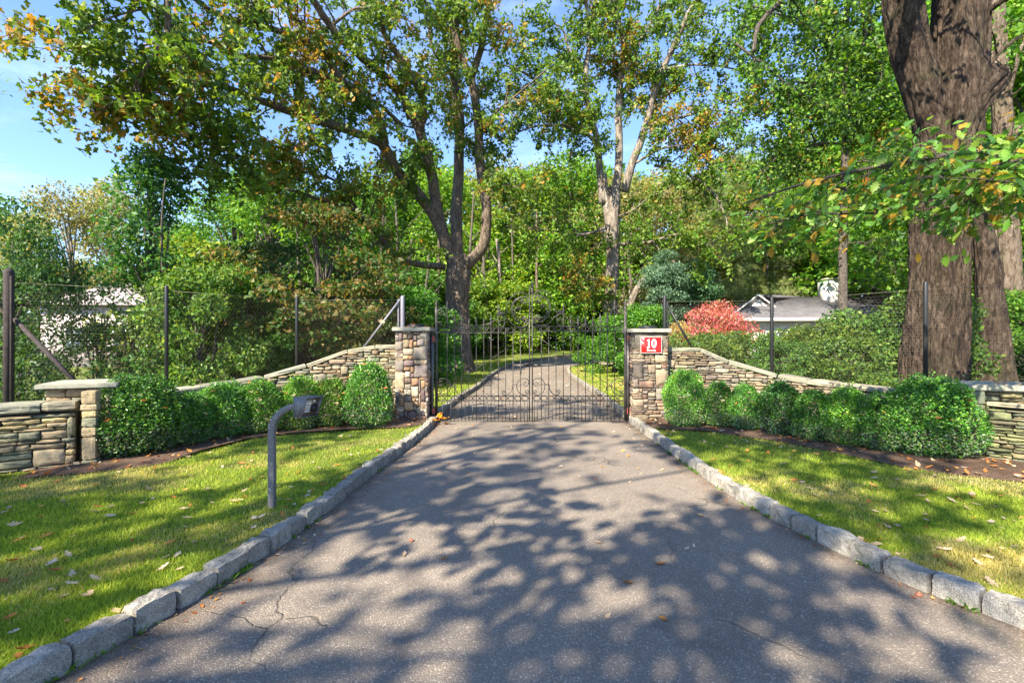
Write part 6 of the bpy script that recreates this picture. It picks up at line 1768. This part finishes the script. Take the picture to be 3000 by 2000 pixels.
# ------------------------------------------------------------------ fallen leaves
def curled(seed, col):
    r = random.Random(seed); V = []
    prof = [(0, .02), (.14, .17), (.24, .10), (.38, .30), (.5, .16), (.62, .34), (.76, .15), (.88, .12), (1, 0)]
    cu, tw = r.uniform(.15, .75), r.uniform(-.5, .5)
    for x, w in prof:
        z = cu * (x - .5) ** 2 * 1.1
        for s in (1, 0, -1):
            V.append((x - .5, s * w * (1 + r.uniform(-.25, .2)), z + abs(s) * w * cu * .7 + s * w * tw * (x - .5) + r.uniform(-.015, .02)))
    F = []
    for i in range(len(prof) - 1):
        a = i * 3; b = a + 3; F += [(a + 1, b + 1, b, a), (a + 2, b + 2, b + 1, a + 1)]
    V = np.array(V); V[:, 2] -= V[:, 2].min()
    me = mesh_np("fallen_leaf", V, F, np.tile(np.array(col), (len(V), 1))); me.materials.append(M['dry_leaf']); return me, V, np.array(F)
PALEC = [(.50, .42, .32), (.58, .48, .38), (.42, .33, .24), (.48, .36, .24)]; ORC = [(.42, .17, .05), (.50, .22, .06), (.34, .11, .04), (.52, .30, .10)]
LVP = [curled(300 + i, PALEC[i % 4]) for i in range(8)]; LVO = [curled(320 + i, ORC[i % 4]) for i in range(8)]
rl = random.Random(31)
def drop(x, y, z, size, pale, group, where):
    me = rl.choice(LVP if pale else LVO)[0]
    o = link("fallen_leaf", me, None, None, (x, y, z), (rl.gauss(0, .22), rl.gauss(0, .22), rl.uniform(0, 6.28)), (size, size * rl.uniform(.8, 1.2), size))
    setp(o, ("dry pale tan oak leaf lying " if pale else "dry orange-brown leaf lying ") + where, "leaf", group)
def pickpt(x0, x1, y0, y1, ok):
    for _ in range(300):
        y = y0 * (y1 / y0) ** rl.random(); x = rl.uniform(x0, x1)
        if ok(x, y) and abs(x) < y * 1.1: return x, y
    return None
one_ = lambda f: (lambda x, y: bool(f(np.array([x]), np.array([y]))[0]))
okl = one_(lawn_mask)
def okd(x, y): return np.interp(y, LEFT[:, 1], LEFT[:, 0]) + .05 < x < np.interp(y, RIGHT[:, 1], RIGHT[:, 0]) - .05
for i in range(140):
    q = pickpt(-8, -1.7, 2.3, 9.5, okl)
    if q: drop(q[0], q[1], float(lawn_z(*q)) + .026, rl.uniform(.045, .11), rl.random() < .6, "fallen leaves on the left lawn", "on the left lawn in front of the wall")
for i in range(125):
    q = pickpt(2.6, 8, 2.6, 9.5, okl)
    if q: drop(q[0], q[1], float(lawn_z(*q)) + .026, rl.uniform(.045, .11), rl.random() < .6, "fallen leaves on the right lawn", "on the right lawn in front of the wall")
for i in range(70):
    q = pickpt(-2.2, 3, 3.0 if i < 25 else 6, 10.2, okd)
    if q: drop(q[0], q[1], .006, rl.uniform(.035, .09), rl.random() < .65, "fallen leaves on the drive before the gate", "on the asphalt before the gate")
# the rest as joined litter: beds, drive beyond the gate, walls
def litter(name, pts, sizes, label, palefrac=.5):
    m = MB()
    for (x, y, z), s in zip(pts, sizes):
        me, V, F = rl.choice(LVP if rl.random() < palefrac else LVO)
        R3 = np.array(Euler((rl.gauss(0, .3), rl.gauss(0, .3), rl.uniform(0, 6.28))).to_matrix())
        c = rl.choice(PALEC if rl.random() < palefrac else ORC); k = rl.uniform(.6, 1.15)
        m.add((V * s) @ R3.T + (x, y, z), F, tuple(v * k for v in c))
    o = link(name, m.mesh(name, col=True), M['dry_leaf']); setp(o, label, "leaves", kind='stuff')
for P_, x0, x1, lab in ((BED_L, -6.5, -1.7, "brown leaf litter on the mulch under the left boxwoods"), (BED_R, 2.6, 7.2, "brown leaf litter on the mulch under the right boxwoods")):
    pts = []
    while len(pts) < 420:
        x, y = rl.uniform(x0, x1), rl.uniform(5.4, 10.3)
        if in_poly(np.array([x]), np.array([y]), P_)[0]: pts.append((x, y, float(lawn_z(x, y)) + .05))
    litter("leaf_litter", pts, [rl.uniform(.03, .11) for _ in pts], lab, .35)
pts = []
while len(pts) < 420:
    y = rl.uniform(10.6, 30); x = rl.uniform(-1.6, 3)
    if okd(x, y): pts.append((x, y, float(zt(x, y)) + .008))
litter("leaf_litter", pts, [rl.uniform(.05, .11) for _ in pts], "tan leaves scattered over the drive behind the gate", .8)
pts = []
while len(pts) < 300:
    y = rl.uniform(1.8, 10.2)
    e = np.interp(y, LEFT[:, 1], LEFT[:, 0]) + rl.uniform(.02, .22) ** 1.0 if rl.random() < .5 else np.interp(y, RIGHT[:, 1], RIGHT[:, 0]) - rl.uniform(.02, .2)
    pts.append((float(e), y, .006))
litter("leaf_litter", pts, [rl.uniform(.012, .045) for _ in pts], "crumbled leaf bits gathered along the foot of the kerbs", .4)
pts = [(rl.uniform(-12, 16), rl.uniform(11, 38), 0) for _ in range(900)]
pts = [(x, y, float(lawn_z(x, y)) + .03) for x, y, _ in pts if okl(x, y)]
litter("leaf_litter", pts, [rl.uniform(.06, .13) for _ in pts], "leaves lying on the lawns behind the gate", .6)
pts = []
for (x, y, z, r) in [(-2.1, 10.2, 2.055, .25), (-2.0, 10.25, 2.055, .22), (-2.15, 10.4, 2.125, .12)]:
    for k in range(7): pts.append((x + rl.uniform(-r, r), y + rl.uniform(-.08, .08), z + .005))
litter("leaf_litter", pts, [rl.uniform(.05, .1) for _ in pts], "small heap of orange leaves on the left pillar cap", .15)
pts = [(2.1, 0, 0)]
pts = [(7.1 + rl.uniform(-.4, .5), 6.75 + rl.uniform(-.2, .2), 1.15) for _ in range(14)] + [(6.75 + rl.uniform(0, .9), 6.5 - rl.uniform(0, .7), .92) for _ in range(16)] + [(5.0 + rl.uniform(0, 1.4), 0, 0) for _ in range(0)]
litter("leaf_litter", pts, [rl.uniform(.05, .11) for _ in pts], "leaves caught on the right pier's cap and low wall", .6)
# leaves caught in the shrubs
pts = []
for (x, y, r, h, v, lab, tn) in shrubs:
    for k in range(5 if r < .5 else 9):
        a = rl.uniform(3.3, 6.1); u = rl.uniform(.45, .95); q = r * (.95 if u < .6 else .75 * (1.15 - u) / .4)
        pts.append((x + q * math.cos(a), y + q * math.sin(a), float(lawn_z(x, y)) + h * u + .03))
litter("leaf_litter", pts, [rl.uniform(.06, .11) for _ in pts], "fallen leaves snagged on top of the boxwoods", .5)

# the bunch of orange leaves on a twig at foot of the left gate
root = empty("fallen_twig", (-1.5, 9.98, .01), .3, "fallen twig with a bunch of bright orange leaves at the left pillar's foot", "twig")
m = MB(); tube_add(m, smooth_pts([(-.1, 0, .02), (.1, .02, .04), (.28, .05, .12), (.36, .0, .2)], 3), np.linspace(.006, .003, 10), 5); link("stem", m.mesh("stem"), M['bark_thin'], root)
OL = tinted("leaf", (.62, .27, .02), 'dry_leaf')
for k in range(11):
    a = k * 2.2; s = rl.uniform(.09, .16)
    link("leaf", OL, None, root, (rl.uniform(-.12, .16), rl.uniform(-.05, .05), .03 + rl.uniform(0, .14)), (rl.uniform(-.5, .5), rl.uniform(-1.0, .2), a), (s, s, s), (rl.uniform(.8, 1.2),) * 3)
# the dead leaf hanging on the brace
o = link("hanging_leaf", LVP[2][0], None, None, (-2.93, 10.72, 2.2), (1.4, .3, .2), (.16, .16, .16)); setp(o, "dead tan leaf hanging in the netting by the left brace", "leaf")
# little weeds and moss in the kerb joints
rgw = np.random.default_rng(8); m = MB()
for k in range(34):
    y = 2.3 * (9.5 / 2.3) ** rgw.uniform()
    left_ = k % 2 == 0
    x = float(np.interp(y, LEFT[:, 1], LEFT[:, 0])) + .012 if left_ else float(np.interp(y, RIGHT[:, 1], RIGHT[:, 0])) - .012
    for q in range(int(rgw.integers(10, 26))):
        a = rgw.uniform(0, 6.28); h = rgw.uniform(.015, .045); bx_, by_ = x + rgw.normal() * .012, y + rgw.normal() * .035
        w = rgw.uniform(.004, .010); ca, sa = math.cos(a), math.sin(a); o_ = rgw.normal(size=2) * h * .7
        m.add([(bx_ - w * ca, by_ - w * sa, .003), (bx_ + w * ca, by_ + w * sa, .003), (bx_ + w * .8 * ca + o_[0], by_ + w * .8 * sa + o_[1], h * .8), (bx_ + o_[0] * 1.3, by_ + o_[1] * 1.3, h)], [(0, 1, 2, 3)], tuple(np.array(((.10, .24, .03), (.16, .3, .03), (.08, .16, .02))[q % 3]) * rgw.uniform(.7, 1.2)))
o = link("weeds", m.mesh("weeds", col=True), M['grass']); setp(o, "tiny weeds sprouting from joints along the foot of the kerbs", "weeds", kind='stuff')
# boulders at the left lawn
for x, y, s, c, lab in ((-6.35, 5.72, .2, (.33, .37, .3), "pale greenish round stone at the foot of the boulder wall"), (-6.75, 5.62, .18, (.16, .14, .11), "dark round stone beside the pale one at the wall's foot")):
    me = rough_slab(4 if c[0] > .2 else 1); o = link("boulder", me, None, None, (x, y, .12), (.1, .1, .6), (s * 1.3, s, s), c); setp(o, lab, "stone")
# small pale marker plate at the foot of the sign pillar
root = empty("marker_plate", (3.28, 9.42, .08), .15, "small grey plate leaning in the grass at the sign pillar's foot", "plate")
link("plate", bev_box("plate", -.06, .06, -.012, .012, 0, .14, .004), M['slab'], root, (0, 0, 0), (-.25, .12, 0))
# acorns on the asphalt by the right kerb
AC = lathe([(.002, 0), (.009, .004), (.0125, .014), (.011, .026), (.003, .034)], 10).mesh("acorn", smooth=True)
AC.materials.append(simple("acorn_brown", (.28, .09, .05), .4))
for x, y in ((2.78, 3.3), (3.02, 2.8), (-.9, 4.2)):
    o = link("acorn", AC, None, None, (x, y, .003), (1.3, 0, 1), (1.3, 1.3, 1.3)); setp(o, "reddish brown acorn on the asphalt near the kerb", "acorn", "acorns on the drive")
print("tris", sum(len(o.data.polygons) for o in bpy.data.objects if o.type == 'MESH'), "unique", sum(len(m_.polygons) for m_ in bpy.data.meshes), "objs", len(bpy.data.objects))
